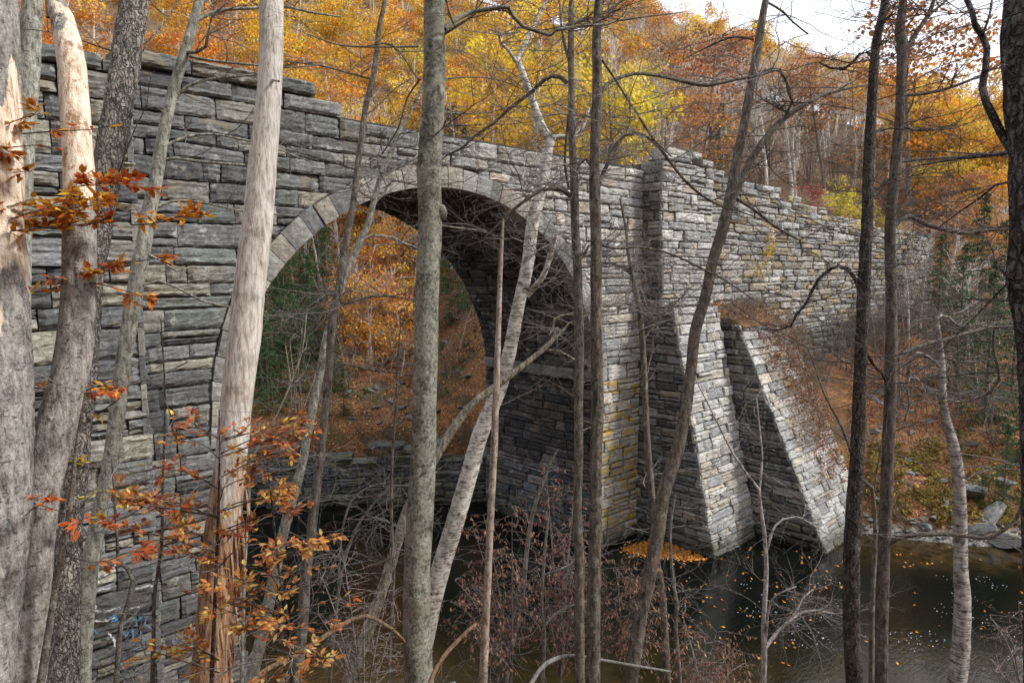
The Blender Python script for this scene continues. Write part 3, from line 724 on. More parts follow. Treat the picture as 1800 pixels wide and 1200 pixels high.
peel3 = bark_mat('snag_bark', (.17, .155, .14), (.32, .30, .275), lichen=.25, bumpd=.01, peel=(5.35, 6.8))
T['snag'] = tree('dead_tree', 'broken-topped leaning snag with pale stripped wood at top and grey bark below', 'tree', peel3,
    [(96, 0, 28), (108, 30, 36), (118, 70, 42), (127, 120, 44), (133, 200, 46), (140, 300, 48), (141, 400, 52), (139, 500, 54), (133, 600, 58), (114, 700, 62), (84, 800, 66), (66, 900, 64), (56, 1000, 62), (42, 1200, 62)], 5.6, 5.0, n=20, extra=ragged, down=True)
T['shag'] = tree('hardwood_tree', 'rough flaking grey-barked trunk leaning behind the broken snag', 'tree', B_PLATE,
    [(245, -60, 44), (237, 0, 45), (222, 100, 47), (206, 200, 46), (187, 300, 45), (173, 400, 42), (156, 500, 40), (152, 600, 40), (143, 700, 41), (133, 800, 42), (126, 900, 40), (118, 1000, 42), (112, 1100, 50), (107, 1200, 60)], 6.5, 6.0, n=18, rough=.12, extra=flakes,
    branches=[([(240, 82, 5), (262, 70, 4), (285, 45, 3), (305, 15, 3), (318, -15, 2)], .3)], twigs=5, tz=(.1, .4), tmat=B_TWIGD)
T['slim'] = tree('young_maple', 'slim pale-spotted trunk leaning right in front of the wall joint at left', 'tree', B_LICHEN,
    [(362, -50, 14), (350, 0, 16), (338, 45, 17), (325, 90, 18), (302, 170, 19), (286, 240, 20), (273, 320, 22), (260, 380, 25), (252, 430, 26), (243, 480, 26), (232, 550, 27), (217, 640, 26), (206, 720, 26), (196, 800, 26), (180, 880, 26), (165, 960, 27), (152, 1050, 30), (140, 1200, 34)], 7.6, 7.0,
    branches=[([(335, 42, 8), (360, 28, 7), (390, 18, 6), (440, 15, 5), (500, 12, 5), (545, 22, 4), (600, 30, 3)], .4),
              ([(322, 92, 7), (345, 92, 6), (362, 82, 6), (366, 60, 5), (372, 30, 4), (400, 5, 3)], -.3), ([(318, 95, 6), (360, 105, 5), (420, 112, 4), (500, 118, 3), (560, 115, 2)], .2),
              ([(305, 175, 6), (330, 152, 6), (365, 140, 5), (410, 135, 4), (450, 132, 4)], .2), ([(290, 256, 6), (330, 240, 6), (375, 236, 5), (430, 246, 4), (460, 252, 3), (560, 290, 2)], .5),
              ([(276, 282, 7), (310, 278, 6), (350, 284, 6), (400, 288, 5), (430, 290, 4)], .2), ([(262, 370, 6), (300, 354, 5), (350, 355, 4), (420, 370, 3), (520, 380, 2)], .4),
              ([(255, 445, 5), (280, 456, 4), (310, 476, 4), (335, 470, 3), (360, 472, 2)], .2), ([(252, 500, 5), (280, 494, 5), (310, 505, 4), (360, 530, 4), (410, 540, 3), (470, 548, 2)], .3),
              ([(218, 680, 3), (260, 666, 3), (300, 650, 2), (330, 635, 2)], .1)], twigs=46, tz=(.05, .7), tlen=(.4, 1.0), side=1, tr=.0045)
def strands(mb, q, rq):                     # splintered fibres of the rotten foot
    for k in range(130):
        j = int(len(q)*rng.uniform(.58, .97)); an = rng.uniform(0, 6.28); d = np.array([math.cos(an), math.sin(an), 0]); p = q[j]+d*rq[j]*.95
        tube(mb, [p, p+np.array([0, 0, -.15])+d*.015, p+np.array([0, 0, -rng.uniform(.25, .6)])+d*rng.uniform(-.02, .04)], [.006, rng.uniform(.008, .02), .003], 5, .2)
T['bare'] = tree('dead_tree', 'tall barkless grey trunk crossing the left edge of the arch, brown and rotten below', 'tree', bark_mat('barkless_wood', (.33, .30, .26), (.52, .495, .46), 'wood', 0, .006, foot=3.3),
    [(480, -60, 40), (478, 0, 40), (477, 100, 41), (471, 200, 42), (461, 300, 48), (452, 400, 51), (440, 500, 53), (429, 600, 56), (416, 700, 54), (406, 800, 54), (394, 900, 58), (384, 1000, 60), (375, 1100, 58), (368, 1200, 64)], 6.2, 6.0, n=22, rough=.045, extra=strands,
    branches=[([(466, 150, 6), (480, 140, 5), (490, 143, 4)], -.2)])
T['main'] = tree('smooth_maple', 'thick mottled grey trunk standing straight in front of the arch', 'tree', B_SMOOTH,
    [(764, -60, 36), (764, 0, 37), (764, 100, 38), (761, 200, 40), (754, 300, 42), (756, 400, 41), (751, 500, 41), (749, 600, 42), (746, 700, 42), (744, 800, 45), (739, 900, 48), (733, 1000, 47), (733, 1100, 49), (736, 1200, 51)], 6.5, 6.3, n=22, rough=.035, extra=knot(779, 368, .075),
    branches=[([(782, 52, 11), (795, 38, 10), (808, 30, 9), (833, 20, 8), (867, 15, 8), (893, 12, 8), (903, 30, 8), (920, 47, 7), (943, 55, 7), (967, 62, 7), (978, 52, 6), (1000, 50, 6), (1033, 45, 5), (1067, 43, 4), (1083, 37, 4), (1133, 30, 3), (1200, 22, 2)], .6),
              ([(780, 60, 6), (800, 48, 5), (825, 32, 4), (835, 25, 3), (842, -10, 2)], -.3), ([(735, 140, 3), (690, 80, 3), (640, 82, 2), (600, 80, 2)], .3), ([(735, 82, 4), (680, 83, 3), (600, 80, 3), (540, 60, 2)], .5),
              ([(775, 140, 3), (800, 137, 3), (850, 136, 2), (900, 148, 2), (930, 165, 2)], .4), ([(780, 198, 3), (820, 200, 3), (860, 198, 2), (905, 185, 2)], .3), ([(738, 140, 4), (716, 172, 3), (700, 225, 3), (672, 270, 3)], .6),
              ([(770, 395, 4), (800, 400, 3), (840, 405, 2), (890, 420, 2)], .5)], twigs=60, tz=(.03, .45), tlen=(.5, 1.5), tmat=B_TWIGD, tr=.0045)
T['birch'] = tree('white_birch', 'white birch rising from behind the thick central trunk and leaning right across the dark arch', 'tree', B_BIRCH,
    [(970, 240, 17), (963, 260, 18), (958, 295, 20), (947, 350, 21), (935, 400, 22), (926, 470, 22), (910, 540, 23), (895, 620, 24), (875, 690, 26), (846, 760, 29), (820, 850, 31), (796, 930, 32), (775, 1000, 33), (757, 1070, 34), (742, 1140, 36), (728, 1200, 38)], 11, 10, n=18, rough=.05, extra=flakes,
    branches=[([(966, 245, 16), (955, 228, 15), (944, 200, 14), (930, 160, 13), (915, 120, 12), (910, 102, 10), (920, 85, 9), (932, 60, 9), (945, 30, 8), (960, 0, 8), (972, -50, 8)], .5), ([(908, 110, 7), (895, 90, 6), (880, 75, 6), (877, 62, 5), (885, 60, 4), (915, 56, 3)], -.3),
              ([(968, 243, 9), (985, 240, 8), (1008, 241, 8), (1022, 228, 7), (1032, 205, 7), (1035, 190, 5)], .3), ([(925, 520, 12), (943, 500, 11), (957, 480, 10), (968, 445, 10), (975, 420, 9), (978, 412, 7)], -.3),
              ([(1000, 343, 4), (960, 330, 4), (935, 322, 4), (925, 310, 3)], .1), ([(946, 345, 5), (930, 330, 5), (918, 312, 4), (925, 300, 3), (940, 305, 2)], .1)], twigs=70, tz=(0, .5), tlen=(.5, 1.8), tr=.006)
T['lean'] = tree('leaning_tree', 'thin rough-barked dead tree lying at a slant across the birch', 'tree', bark_mat('corky_bark', (.16, .14, .10), (.40, .37, .30), lichen=.3, bumpd=.02),
    [(980, 575, 5), (970, 600, 8), (945, 622, 10), (915, 645, 11), (870, 680, 13), (830, 710, 14), (798, 750, 15), (770, 795, 16), (745, 840, 17), (718, 890, 18), (690, 980, 19), (664, 1060, 20), (642, 1120, 22), (612, 1200, 24)], 10.4, 9.4, n=12, rough=.12,
    branches=[([(972, 598, 5), (990, 580, 5), (1000, 568, 4), (1020, 560, 4), (1040, 552, 3)], .2), ([(955, 615, 5), (985, 618, 4), (1010, 632, 4), (1040, 645, 3), (1060, 660, 2)], .3), ([(965, 590, 4), (972, 578, 4), (975, 560, 4), (1000, 552, 3), (1035, 550, 3), (1080, 548, 2)], .4)], twigs=36, tz=(0, .5), tlen=(.5, 1.3))
T['pole'] = tree('dead_sapling', 'slender branchless dead pole with broken tip in front of the dark arch', 'sapling', bark_mat('pole_bark', (.19, .15, .12), (.33, .28, .24), lichen=0, bumpd=.004),
    [(885, 385, 3), (883, 410, 6), (880, 450, 8), (877, 550, 9), (874, 640, 11), (872, 700, 12), (868, 800, 13), (863, 900, 13), (858, 1000, 13), (853, 1100, 14), (849, 1200, 16)], 7, 6.9, n=9, rough=.08)
T['pairL'] = tree('dark_maple', 'left and slimmer of two close upright dark trunks right of the birch', 'tree', B_BROWN,
    [(1004, -60, 9), (1004, 0, 9), (1003, 60, 11), (1004, 150, 11), (1006, 250, 13), (1010, 330, 15), (1011, 400, 15), (1015, 470, 16), (1018, 600, 17), (1017, 700, 16), (1018, 800, 16), (1015, 900, 16), (1018, 1000, 17), (1018, 1100, 18), (1020, 1200, 18)], 8.5, 8.2, n=12,
    branches=[([(997, 146, 8), (985, 136, 8), (970, 134, 7), (955, 142, 7), (933, 163, 7), (900, 187, 6), (867, 217, 6), (833, 240, 5), (813, 260, 5), (787, 272, 3), (770, 285, 2)], .5),
              ([(1002, 345, 8), (990, 335, 7), (977, 332, 7), (953, 333, 6), (927, 350, 6), (900, 370, 5), (873, 397, 3), (850, 420, 2)], -.3), ([(1004, 120, 5), (995, 90, 5), (987, 50, 4), (984, 10, 4), (980, -30, 3)], .2),
              ([(1000, 200, 5), (996, 240, 5), (993, 290, 5), (1000, 330, 5)], .2), ([(1003, 45, 5), (1015, 38, 5), (1030, 35, 4), (1040, 42, 3)], .2),
              ([(1015, 455, 6), (1028, 445, 6), (1035, 432, 4)], .1)], twigs=80, tz=(.02, .6), tlen=(.6, 1.8), tmat=B_TWIG, tr=.005)
T['pairR'] = tree('dark_maple', 'right and thicker of two close upright trunks, blotched with dark patches', 'tree', bark_mat('blotched_bark', (.06, .05, .04), (.15, .13, .11), lichen=.3),
    [(1053, -60, 13), (1052, 0, 14), (1049, 80, 17), (1050, 150, 18), (1046, 250, 18), (1045, 330, 20), (1047, 400, 20), (1048, 500, 20), (1048, 600, 21), (1050, 700, 22), (1048, 800, 21), (1048, 900, 22), (1045, 1000, 23), (1044, 1100, 24), (1042, 1200, 26)], 7.6, 7.4, n=14,
    branches=[([(1056, 162, 8), (1066, 150, 7), (1080, 140, 7), (1113, 130, 6), (1140, 131, 6), (1167, 135, 6), (1200, 143, 7), (1243, 150, 7), (1293, 140, 6), (1333, 133, 5), (1367, 123, 5), (1380, 137, 4), (1387, 167, 4), (1397, 187, 3)], 1.2),
              ([(1052, 322, 9), (1060, 305, 8), (1067, 290, 7), (1075, 270, 6), (1083, 253, 6), (1100, 237, 6), (1123, 235, 6), (1150, 250, 6), (1177, 283, 6), (1200, 313, 5), (1233, 343, 5), (1267, 362, 4), (1310, 375, 3), (1370, 400, 2)], .8),
              ([(1058, 105, 5), (1075, 130, 4), (1100, 170, 4), (1120, 200, 4), (1145, 240, 3), (1180, 275, 2)], .4), ([(1060, 432, 5), (1090, 437, 5), (1120, 434, 4), (1165, 442, 4), (1200, 455, 4), (1240, 475, 4), (1270, 490, 3), (1330, 530, 2)], .8),
              ([(1060, 35, 4), (1080, 15, 4), (1095, -10, 3)], .3), ([(1045, 300, 6), (1030, 280, 5), (1018, 290, 4), (1014, 320, 3)], -.1)], twigs=95, tz=(.02, .6), tlen=(.6, 1.9), tmat=B_TWIG, tr=.005)
T['fork'] = tree('forked_maple', 'slanting dark trunk that forks in a V in front of the tall pale buttress', 'tree', B_BROWN,
    [(1360, -60, 9), (1346, 0, 11), (1336, 60, 14), (1322, 140, 15), (1308, 220, 15), (1296, 280, 16), (1284, 345, 20), (1271, 400, 20), (1252, 460, 19), (1240, 520, 19), (1222, 580, 20), (1214, 650, 19), (1205, 720, 21), (1191, 790, 23), (1178, 830, 23), (1163, 880, 25), (1155, 940, 26), (1144, 1000, 24), (1124, 1090, 24), (1108, 1200, 26)], 9, 8.6, n=14,
    branches=[([(1287, 350, 13), (1300, 325, 13), (1318, 285, 13), (1342, 248, 12), (1372, 213, 11), (1400, 193, 9), (1425, 178, 8), (1450, 166, 6), (1480, 158, 5), (1520, 150, 3)], .8), ([(1296, 350, 6), (1330, 372, 5), (1362, 398, 5), (1395, 417, 4), (1406, 422, 4), (1410, 440, 3)], .4),
              ([(1330, 135, 6), (1343, 125, 5), (1370, 122, 5), (1383, 145, 5), (1392, 180, 5), (1380, 205, 6)], .3), ([(1325, 70, 4), (1290, 65, 4), (1250, 80, 3), (1200, 105, 2)], .4), ([(1350, 5, 4), (1375, 20, 4), (1395, 40, 3), (1420, 60, 3)], .4),
              ([(1345, 245, 4), (1352, 290, 3), (1368, 310, 2), (1395, 330, 2)], -.2), ([(1390, 200, 3), (1370, 190, 3), (1343, 175, 2)], -.2)], twigs=70, tz=(.02, .5), tlen=(.6, 1.8), tmat=B_TWIGD, tr=.005)
T['comp'] = tree('thin_maple', 'thin curving stem crossing behind the forked trunk beside the buttress shadow', 'tree', B_BROWN,
    [(1090, 350, 4), (1100, 400, 5), (1104, 440, 6), (1112, 485, 8), (1125, 550, 10), (1132, 640, 11), (1135, 720, 11), (1140, 800, 12), (1145, 850, 12), (1150, 920, 12), (1155, 985, 12), (1165, 1050, 13), (1172, 1200, 15)], 11, 10.5, n=9,
    branches=[([(1108, 480, 6), (1090, 468, 5), (1062, 462, 4), (1040, 470, 3)], .2), ([(1130, 600, 4), (1150, 570, 3), (1180, 540, 3), (1220, 500, 2)], .3)], twigs=60, tz=(0, .7), tlen=(.6, 2.0), tr=.006)
T['right1'] = tree('dark_oak', 'left of two tall dark trunks before the far wall, with a drooping crooked branch', 'tree', B_DARK,
    [(1560, -60, 12), (1556, 0, 13), (1543, 60, 14), (1537, 100, 15), (1531, 200, 16), (1527, 300, 19), (1524, 400, 19), (1519, 500, 21), (1514, 600, 20), (1510, 700, 22), (1506, 800, 23), (1500, 900, 27), (1496, 1000, 27), (1497, 1100, 28), (1502, 1200, 28)], 8, 7.8, n=16, rough=.1,
    branches=[([(1512, 515, 7), (1503, 490, 7), (1490, 473, 7), (1473, 467, 6), (1460, 473, 6), (1437, 493, 6), (1417, 533, 5), (1400, 553, 5), (1390, 573, 4), (1367, 580, 3), (1320, 575, 2)], .4), ([(1533, 100, 6), (1525, 92, 6), (1512, 95, 6), (1497, 112, 5), (1482, 122, 5), (1460, 120, 4), (1440, 110, 3)], .3),
              ([(1532, 345, 9), (1545, 335, 8), (1558, 315, 7)], .3), ([(1519, 612, 7), (1535, 640, 6), (1550, 655, 5), (1560, 680, 3)], .2), ([(1528, 240, 5), (1545, 230, 4), (1575, 225, 3), (1600, 232, 2)], .3), ([(1541, 60, 4), (1560, 20, 4), (1575, 5, 3)], .3)], twigs=60, tz=(.02, .7), tlen=(.6, 1.8), tmat=B_TWIGD, tr=.005)
T['right2'] = tree('dark_oak', 'right of the two tall dark trunks, sending a long pale limb out to the right', 'tree', bark_mat('ringed_bark', (.065, .055, .048), (.14, .12, .105), lichen=.15),
    [(1590, -60, 12), (1588, 0, 13), (1582, 50, 16), (1587, 90, 18), (1584, 140, 15), (1582, 200, 15), (1574, 300, 18), (1565, 400, 18), (1567, 500, 18), (1567, 600, 19), (1565, 700, 20), (1560, 800, 20), (1556, 900, 20), (1552, 1000, 20), (1550, 1100, 21), (1550, 1200, 21)], 8.5, 8.3, n=16,
    branches=[([(1589, 92, 9), (1600, 75, 9), (1615, 52, 8), (1632, 25, 7), (1642, 0, 7), (1650, -40, 6)], .3), ([(1633, 28, 5), (1650, 12, 4), (1672, -5, 3)], .2), ([(1578, 632, 8), (1592, 618, 8), (1610, 611, 8), (1637, 602, 8), (1667, 596, 7), (1693, 587, 7), (1720, 580, 6), (1740, 575, 6), (1770, 574, 5), (1800, 570, 4)], .6),
              ([(1568, 402, 9), (1580, 388, 8), (1600, 380, 8), (1625, 393, 8), (1660, 403, 8), (1700, 410, 8), (1730, 405, 7), (1775, 403, 5), (1800, 400, 4)], .5), ([(1583, 168, 6), (1620, 165, 6), (1660, 157, 6), (1700, 143, 5), (1740, 125, 4), (1765, 108, 3)], .6),
              ([(1578, 218, 5), (1605, 228, 5), (1640, 228, 4), (1680, 225, 3)], .4), ([(1578, 285, 5), (1620, 280, 5), (1680, 276, 4), (1740, 270, 4), (1790, 262, 3)], .4), ([(1748, 578, 5), (1746, 610, 5), (1755, 650, 5), (1757, 668, 5), (1740, 690, 4), (1700, 705, 3), (1650, 707, 2)], .1),
              ([(1560, 955, 10), (1580, 945, 9), (1610, 940, 9), (1660, 938, 8), (1700, 942, 7), (1740, 945, 7), (1765, 930, 7), (1785, 915, 6), (1795, 890, 5)], -.3)], twigs=90, tz=(.02, .7), tlen=(.6, 1.8), tmat=B_TWIGD, tr=.005)
T['reed'] = tree('sapling', 'slim upright sapling squeezed between the two tall dark trunks', 'sapling', B_BROWN,
    [(1420, 610, 2), (1450, 695, 3), (1472, 735, 4), (1490, 775, 5), (1510, 837, 6), (1533, 857, 7), (1538, 900, 7), (1537, 983, 8), (1533, 1050, 9), (1531, 1200, 9)], 8.9, 8.8, n=8,
    branches=[([(1537, 862, 4), (1541, 830, 3), (1548, 790, 3), (1552, 760, 2)], .1), ([(1420, 612, 2), (1385, 590, 2), (1340, 570, 2), (1290, 535, 2)], .5)], twigs=26, tz=(0, .5), tlen=(.5, 1.4), tr=.004)
T['rightedge'] = tree('dark_oak', 'massive furrowed dark trunk at the far right edge', 'tree', bark_mat('furrowed_bark', (.065, .057, .06), (.15, .135, .14), lichen=.3, bumpd=.03, crack=18),
    [(1796, -60, 50), (1796, 0, 50), (1794, 60, 58), (1798, 150, 58), (1800, 250, 46), (1801, 350, 46), (1800, 430, 46), (1797, 480, 52), (1805, 530, 48), (1812, 600, 46), (1820, 700, 48), (1828, 900, 52), (1835, 1200, 58)], 4.6, 4.6, n=20, rough=.12,
    branches=[([(1785, 278, 15), (1774, 260, 14), (1763, 240, 14), (1747, 207, 14), (1733, 180, 13), (1727, 153, 13), (1732, 123, 13), (1735, 85, 12), (1727, 63, 12), (1714, 43, 11), (1708, 20, 10), (1697, -5, 10), (1690, -40, 9)], .5), ([(1778, 268, 7), (1730, 275, 6), (1680, 280, 5), (1620, 290, 3)], .8),
              ([(1774, 490, 6), (1755, 470, 4), (1745, 440, 3), (1735, 420, 3), (1738, 400, 2)], .5), ([(1727, 62, 5), (1735, 40, 4), (1742, 15, 4), (1745, -20, 3)], .3), ([(1776, 492, 4), (1740, 530, 3), (1710, 560, 2), (1650, 620, 2)], .7),
              ([(1785, 318, 5), (1750, 325, 4), (1720, 350, 4), (1690, 370, 3), (1650, 400, 2)], .6)], twigs=36, tz=(.05, .6), tlen=(.5, 1.4), side=-1, tmat=B_TWIGD, tr=.004)
T['curve'] = tree('curved_birch', 'grey scaly birch bending upward out of the river edge at right', 'tree', bark_mat('scaly_bark', (.14, .13, .12), (.31, .29, .27), 'birch', .2, .02),
    [(1646, 555, 6), (1650, 583, 7), (1654, 613, 8), (1657, 640, 9), (1657, 670, 11), (1658, 705, 13), (1664, 740, 15), (1674, 775, 17), (1682, 820, 19), (1687, 880, 20), (1688, 950, 21), (1688, 1000, 23), (1691, 1050, 26), (1690, 1100, 28), (1687, 1150, 29), (1682, 1200, 30)], 10, 9.3, n=16, rough=.07, extra=flakes,
    branches=[([(1652, 645, 7), (1640, 634, 7), (1630, 627, 7), (1614, 620, 7), (1602, 628, 7), (1597, 648, 6), (1594, 680, 5), (1598, 710, 4), (1590, 740, 3)], .2), ([(1646, 560, 5), (1655, 555, 5), (1668, 558, 5), (1682, 572, 4), (1705, 580, 3)], .2), ([(1657, 700, 3), (1700, 706, 3), (1740, 690, 2)], .3)], twigs=60, tz=(0, .5), tlen=(.6, 1.8), tr=.006)
T['mid1'] = tree('thin_maple', 'thin brown stem passing in front of the left side of the arch', 'tree', B_BROWN,
    [(678, -60, 7), (677, 0, 8), (668, 40, 8), (662, 93, 9), (657, 133, 10), (650, 160, 10), (642, 193, 10), (635, 250, 10), (628, 300, 11), (622, 350, 11), (613, 400, 13), (604, 450, 14), (596, 505, 14), (584, 560, 15), (577, 667, 14), (570, 733, 14), (563, 800, 15), (553, 883, 16), (546, 950, 17), (537, 1017, 18), (532, 1100, 20), (518, 1200, 24)], 9, 8.2, n=11,
    branches=[([(596, 500, 4), (600, 535, 3)], .1), ([(640, 205, 4), (660, 190, 3), (690, 160, 2), (720, 140, 2)], .2), ([(655, 140, 4), (610, 128, 3), (560, 115, 3), (500, 108, 2)], .3), ([(630, 300, 4), (600, 290, 3), (550, 275, 3), (500, 262, 2)], .3),
              ([(577, 660, 4), (600, 640, 4), (650, 650, 4), (700, 655, 3), (725, 660, 2)], .3), ([(592, 540, 4), (620, 530, 4), (660, 520, 4), (700, 522, 3), (735, 530, 2)], .2), ([(583, 575, 3), (560, 565, 3), (520, 560, 2), (470, 555, 2)], .3)], twigs=80, tz=(.02, .8), tlen=(.5, 1.5), tr=.005)
T['mid2'] = tree('lichened_tree', 'thin crooked trunk blotched with white lichen, crossing the thin brown stem by the arch', 'tree', B_LICHEN,
    [(760, 100, 4), (743, 150, 5), (733, 173, 6), (713, 213, 6), (700, 235, 7), (684, 275, 8), (670, 307, 9), (657, 353, 10), (647, 393, 11), (633, 425, 12), (612, 470, 13), (600, 505, 13), (588, 545, 12), (575, 587, 13), (563, 653, 14), (551, 710, 15), (541, 760, 15), (530, 817, 16), (517, 867, 17), (503, 917, 18), (492, 960, 19), (476, 1040, 20), (460, 1117, 21), (440, 1200, 22)], 10, 9.2, n=12,
    branches=[([(668, 315, 5), (690, 300, 4), (720, 285, 3), (735, 272, 2)], .2), ([(655, 360, 5), (675, 340, 4), (690, 318, 4), (730, 325, 3)], .2), ([(632, 425, 6), (655, 414, 5), (690, 418, 5), (720, 432, 5), (735, 436, 4), (770, 450, 3)], .3), ([(655, 350, 5), (635, 338, 4), (620, 330, 3), (600, 332, 2)], .2),
              ([(530, 818, 4), (500, 826, 4), (450, 824, 3), (420, 810, 2)], .2), ([(700, 235, 4), (730, 232, 3), (745, 230, 2)], .1)], twigs=80, tz=(.0, .8), tlen=(.5, 1.5), tr=.005)
def sap(name, label, mat, pts, d, tw=20, **k): return tree(name, label, 'sapling', mat, pts, d, d, n=7, twigs=tw, tz=k.pop('tz', (0, .8)), tlen=k.pop('tlen', (.4, 1.1)), tr=.004, **k)
T['s1'] = sap('sapling', 'very thin wavy sapling just left of the thick central trunk', B_BROWN, [(705, 560, 2), (700, 620, 4), (697, 700, 5), (690, 800, 5), (688, 900, 6), (690, 960, 6), (692, 1017, 6), (688, 1083, 6), (683, 1200, 7)], 8.6, 24)
T['s2'] = sap('sapling', 'grey twin-stemmed sapling rising among the brown-leaved shrubs at bottom centre', B_GREY, [(980, 790, 3), (960, 830, 5), (950, 860, 6), (937, 900, 8), (928, 950, 8), (923, 1000, 9), (917, 1050, 10), (903, 1117, 10), (888, 1200, 12)], 9.2, 30,
    branches=[([(922, 1010, 6), (912, 1040, 6), (900, 1090, 6), (885, 1150, 7), (872, 1210, 7)], -.1)])
T['s3'] = sap('sapling', 'pale thin sapling with upswept limbs beside the twin-stemmed one', B_GREY, [(965, 900, 3), (960, 940, 5), (955, 1000, 6), (952, 1067, 6), (957, 1117, 7), (953, 1200, 8)], 9, 26,
    branches=[([(955, 1010, 4), (985, 1000, 4), (1010, 985, 3), (1030, 960, 2)], .2), ([(956, 1100, 5), (975, 1080, 5), (1000, 1065, 5), (1040, 1055, 3)], .2)])
T['s4'] = sap('small_tree', 'little spreading bare tree with white-grey limbs over the water at lower right', bark_mat('silver_bark', (.24, .22, .21), (.44, .42, .41), lichen=.2, bumpd=.003), [(1222, 665, 2), (1240, 700, 3), (1262, 745, 3), (1290, 800, 4), (1313, 833, 4), (1334, 860, 5), (1338, 900, 6), (1343, 933, 7), (1347, 1000, 8), (1345, 1050, 8), (1342, 1100, 9), (1343, 1133, 10), (1342, 1200, 11)], 9.4, 70, tz=(.1, .8), tlen=(.5, 1.3),
    branches=[([(1343, 1140, 7), (1355, 1125, 7), (1368, 1108, 6), (1387, 1092, 6), (1407, 1077, 5), (1433, 1073, 4), (1467, 1078, 3)], .3), ([(1345, 1128, 5), (1348, 1100, 5), (1349, 1080, 5), (1354, 1062, 4), (1365, 1045, 3), (1400, 1030, 2)], -.2), ([(1387, 1092, 4), (1402, 1070, 4), (1412, 1050, 3), (1430, 1035, 2)], .3),
              ([(1349, 965, 5), (1354, 945, 5), (1363, 923, 4), (1377, 912, 4), (1400, 908, 3), (1420, 917, 3), (1450, 935, 2)], .2), ([(1335, 862, 4), (1338, 830, 4), (1340, 800, 3), (1336, 760, 3), (1330, 700, 2)], .2)])
T['s5'] = sap('sapling', 'thin crooked pale sapling between the forked trunk and the little spreading tree', B_GREY, [(1187, 870, 4), (1180, 910, 5), (1178, 950, 5), (1183, 1020, 6), (1190, 1060, 7), (1188, 1100, 7), (1195, 1200, 8)], 9.8, 22)
T['s6'] = sap('sapling', 'bent brown sapling in front of the white-stained stones at lower left', B_BROWN, [(196, 800, 3), (200, 850, 4), (205, 930, 5), (208, 985, 6), (225, 1000, 7), (234, 1020, 8), (225, 1060, 8), (212, 1100, 8), (204, 1200, 10)], 6.6, 22)
T['s7'] = sap('beech_sapling', 'upright beech sapling with scattered yellow leaves in front of the left wall corner', B_BROWN, [(283, 560, 2), (290, 700, 3), (286, 850, 4), (284, 960, 6), (272, 1040, 6), (270, 1120, 7), (268, 1200, 8)], 6.2, 26)
T['s8'] = sap('beech_sapling', 'copper-leaved beech sapling growing close in front of the smooth dead trunk', B_DARK, [(385, 720, 2), (386, 800, 3), (384, 900, 5), (380, 1000, 6), (376, 1100, 7), (372, 1200, 8)], 5.4, 10)
T['s9'] = sap('beech_sapling', 'leafy beech sapling hanging over the water right of the smooth dead trunk', B_DARK, [(470, 820, 2), (480, 900, 3), (490, 1000, 4), (505, 1080, 5), (515, 1200, 6)], 5.2, 8)
T['s10'] = sap('beech_sapling', 'orange-leaved beech branch reaching in from the far left over the snag', B_DARK, [(-60, 180, 4), (-70, 400, 6), (-75, 700, 8), (-80, 1000, 10), (-80, 1200, 12)], 4.6, 0)
T['s11'] = sap('sapling', 'pair of thin arching stems over the dark water left of the thick central trunk', B_GREY, [(700, 838, 3), (680, 860, 4), (650, 893, 4), (625, 930, 4), (610, 970, 5), (600, 1010, 5), (590, 1080, 6), (580, 1200, 7)], 8.8, 40, tlen=(.5, 1.5),
    branches=[([(592, 1060, 4), (598, 980, 4), (602, 930, 4), (618, 880, 4), (650, 855, 3), (690, 846, 2)], .2), ([(640, 905, 3), (690, 920, 3), (720, 950, 3), (740, 990, 2)], .3), ([(605, 985, 3), (560, 960, 3), (500, 930, 2)], .3)])
T['s12'] = sap('sapling', 'slim whitish stem standing left of the lichen-blotched trunk', B_LICHEN, [(540, 540, 2), (530, 620, 3), (500, 700, 3), (470, 760, 3), (442, 810, 4), (437, 900, 5), (430, 1000, 6), (425, 1200, 7)], 7.6, 34)
T['s13'] = sap('sapling', 'dark slanting sapling leaning across the snag at lower left', B_BROWN, [(150, 690, 3), (135, 780, 6), (128, 850, 8), (118, 930, 10), (100, 1020, 11), (88, 1100, 12), (72, 1200, 13)], 4.9, 4)
def log(name, label, mat, pts, d, twn=4):
    P_ = [at(x, y, d+dd) for x, y, w, dd in pts]; R_ = [w*PX*d/2 for x, y, w, dd in pts]; o = empty(name, P_[0], label, 'branch')
    a, b_ = smooth_path(P_, R_, .08); mb = MB(); tube(mb, a, b_, 9, .12, cap=True)
    for k in range(twn):
        j = rng.integers(2, len(a)); twig(mb, a[j], rng.normal(0, 1, 3)*[1, 1, .6]+[0, 0, .4], rng.uniform(.2, .6), .006, 1)
    mb.build('limb', mat, o, P_[0])
log('fallen_branch', 'fallen crooked dead branch arching along the bottom left of centre', B_ROT, [(420, 1215, 10, -.3), (470, 1175, 9, 0), (520, 1152, 9, .1), (570, 1118, 9, .2), (620, 1088, 9, .3), (645, 1082, 8, .3), (665, 1090, 7, .3), (690, 1105, 6, .3), (712, 1128, 5, .4)], 5.8)
log('fallen_branch', 'short broken brown branch leaning right from the foot of the thick central trunk', B_ROT, [(755, 1200, 8, 0), (775, 1160, 8, .1), (800, 1130, 8, .2), (820, 1110, 7, .2), (838, 1095, 6, .3)], 5.6, 2)
log('fallen_branch', 'pale barkless limb lying low across the bottom right of centre', bark_mat('driftwood', (.14, .13, .12), (.27, .26, .25), 'wood', bumpd=.004), [(925, 1215, 8, 0), (950, 1175, 8, .1), (975, 1158, 8, .2), (1008, 1152, 7, .3), (1060, 1160, 6, .3), (1120, 1170, 5, .4), (1180, 1180, 4, .5)], 8)

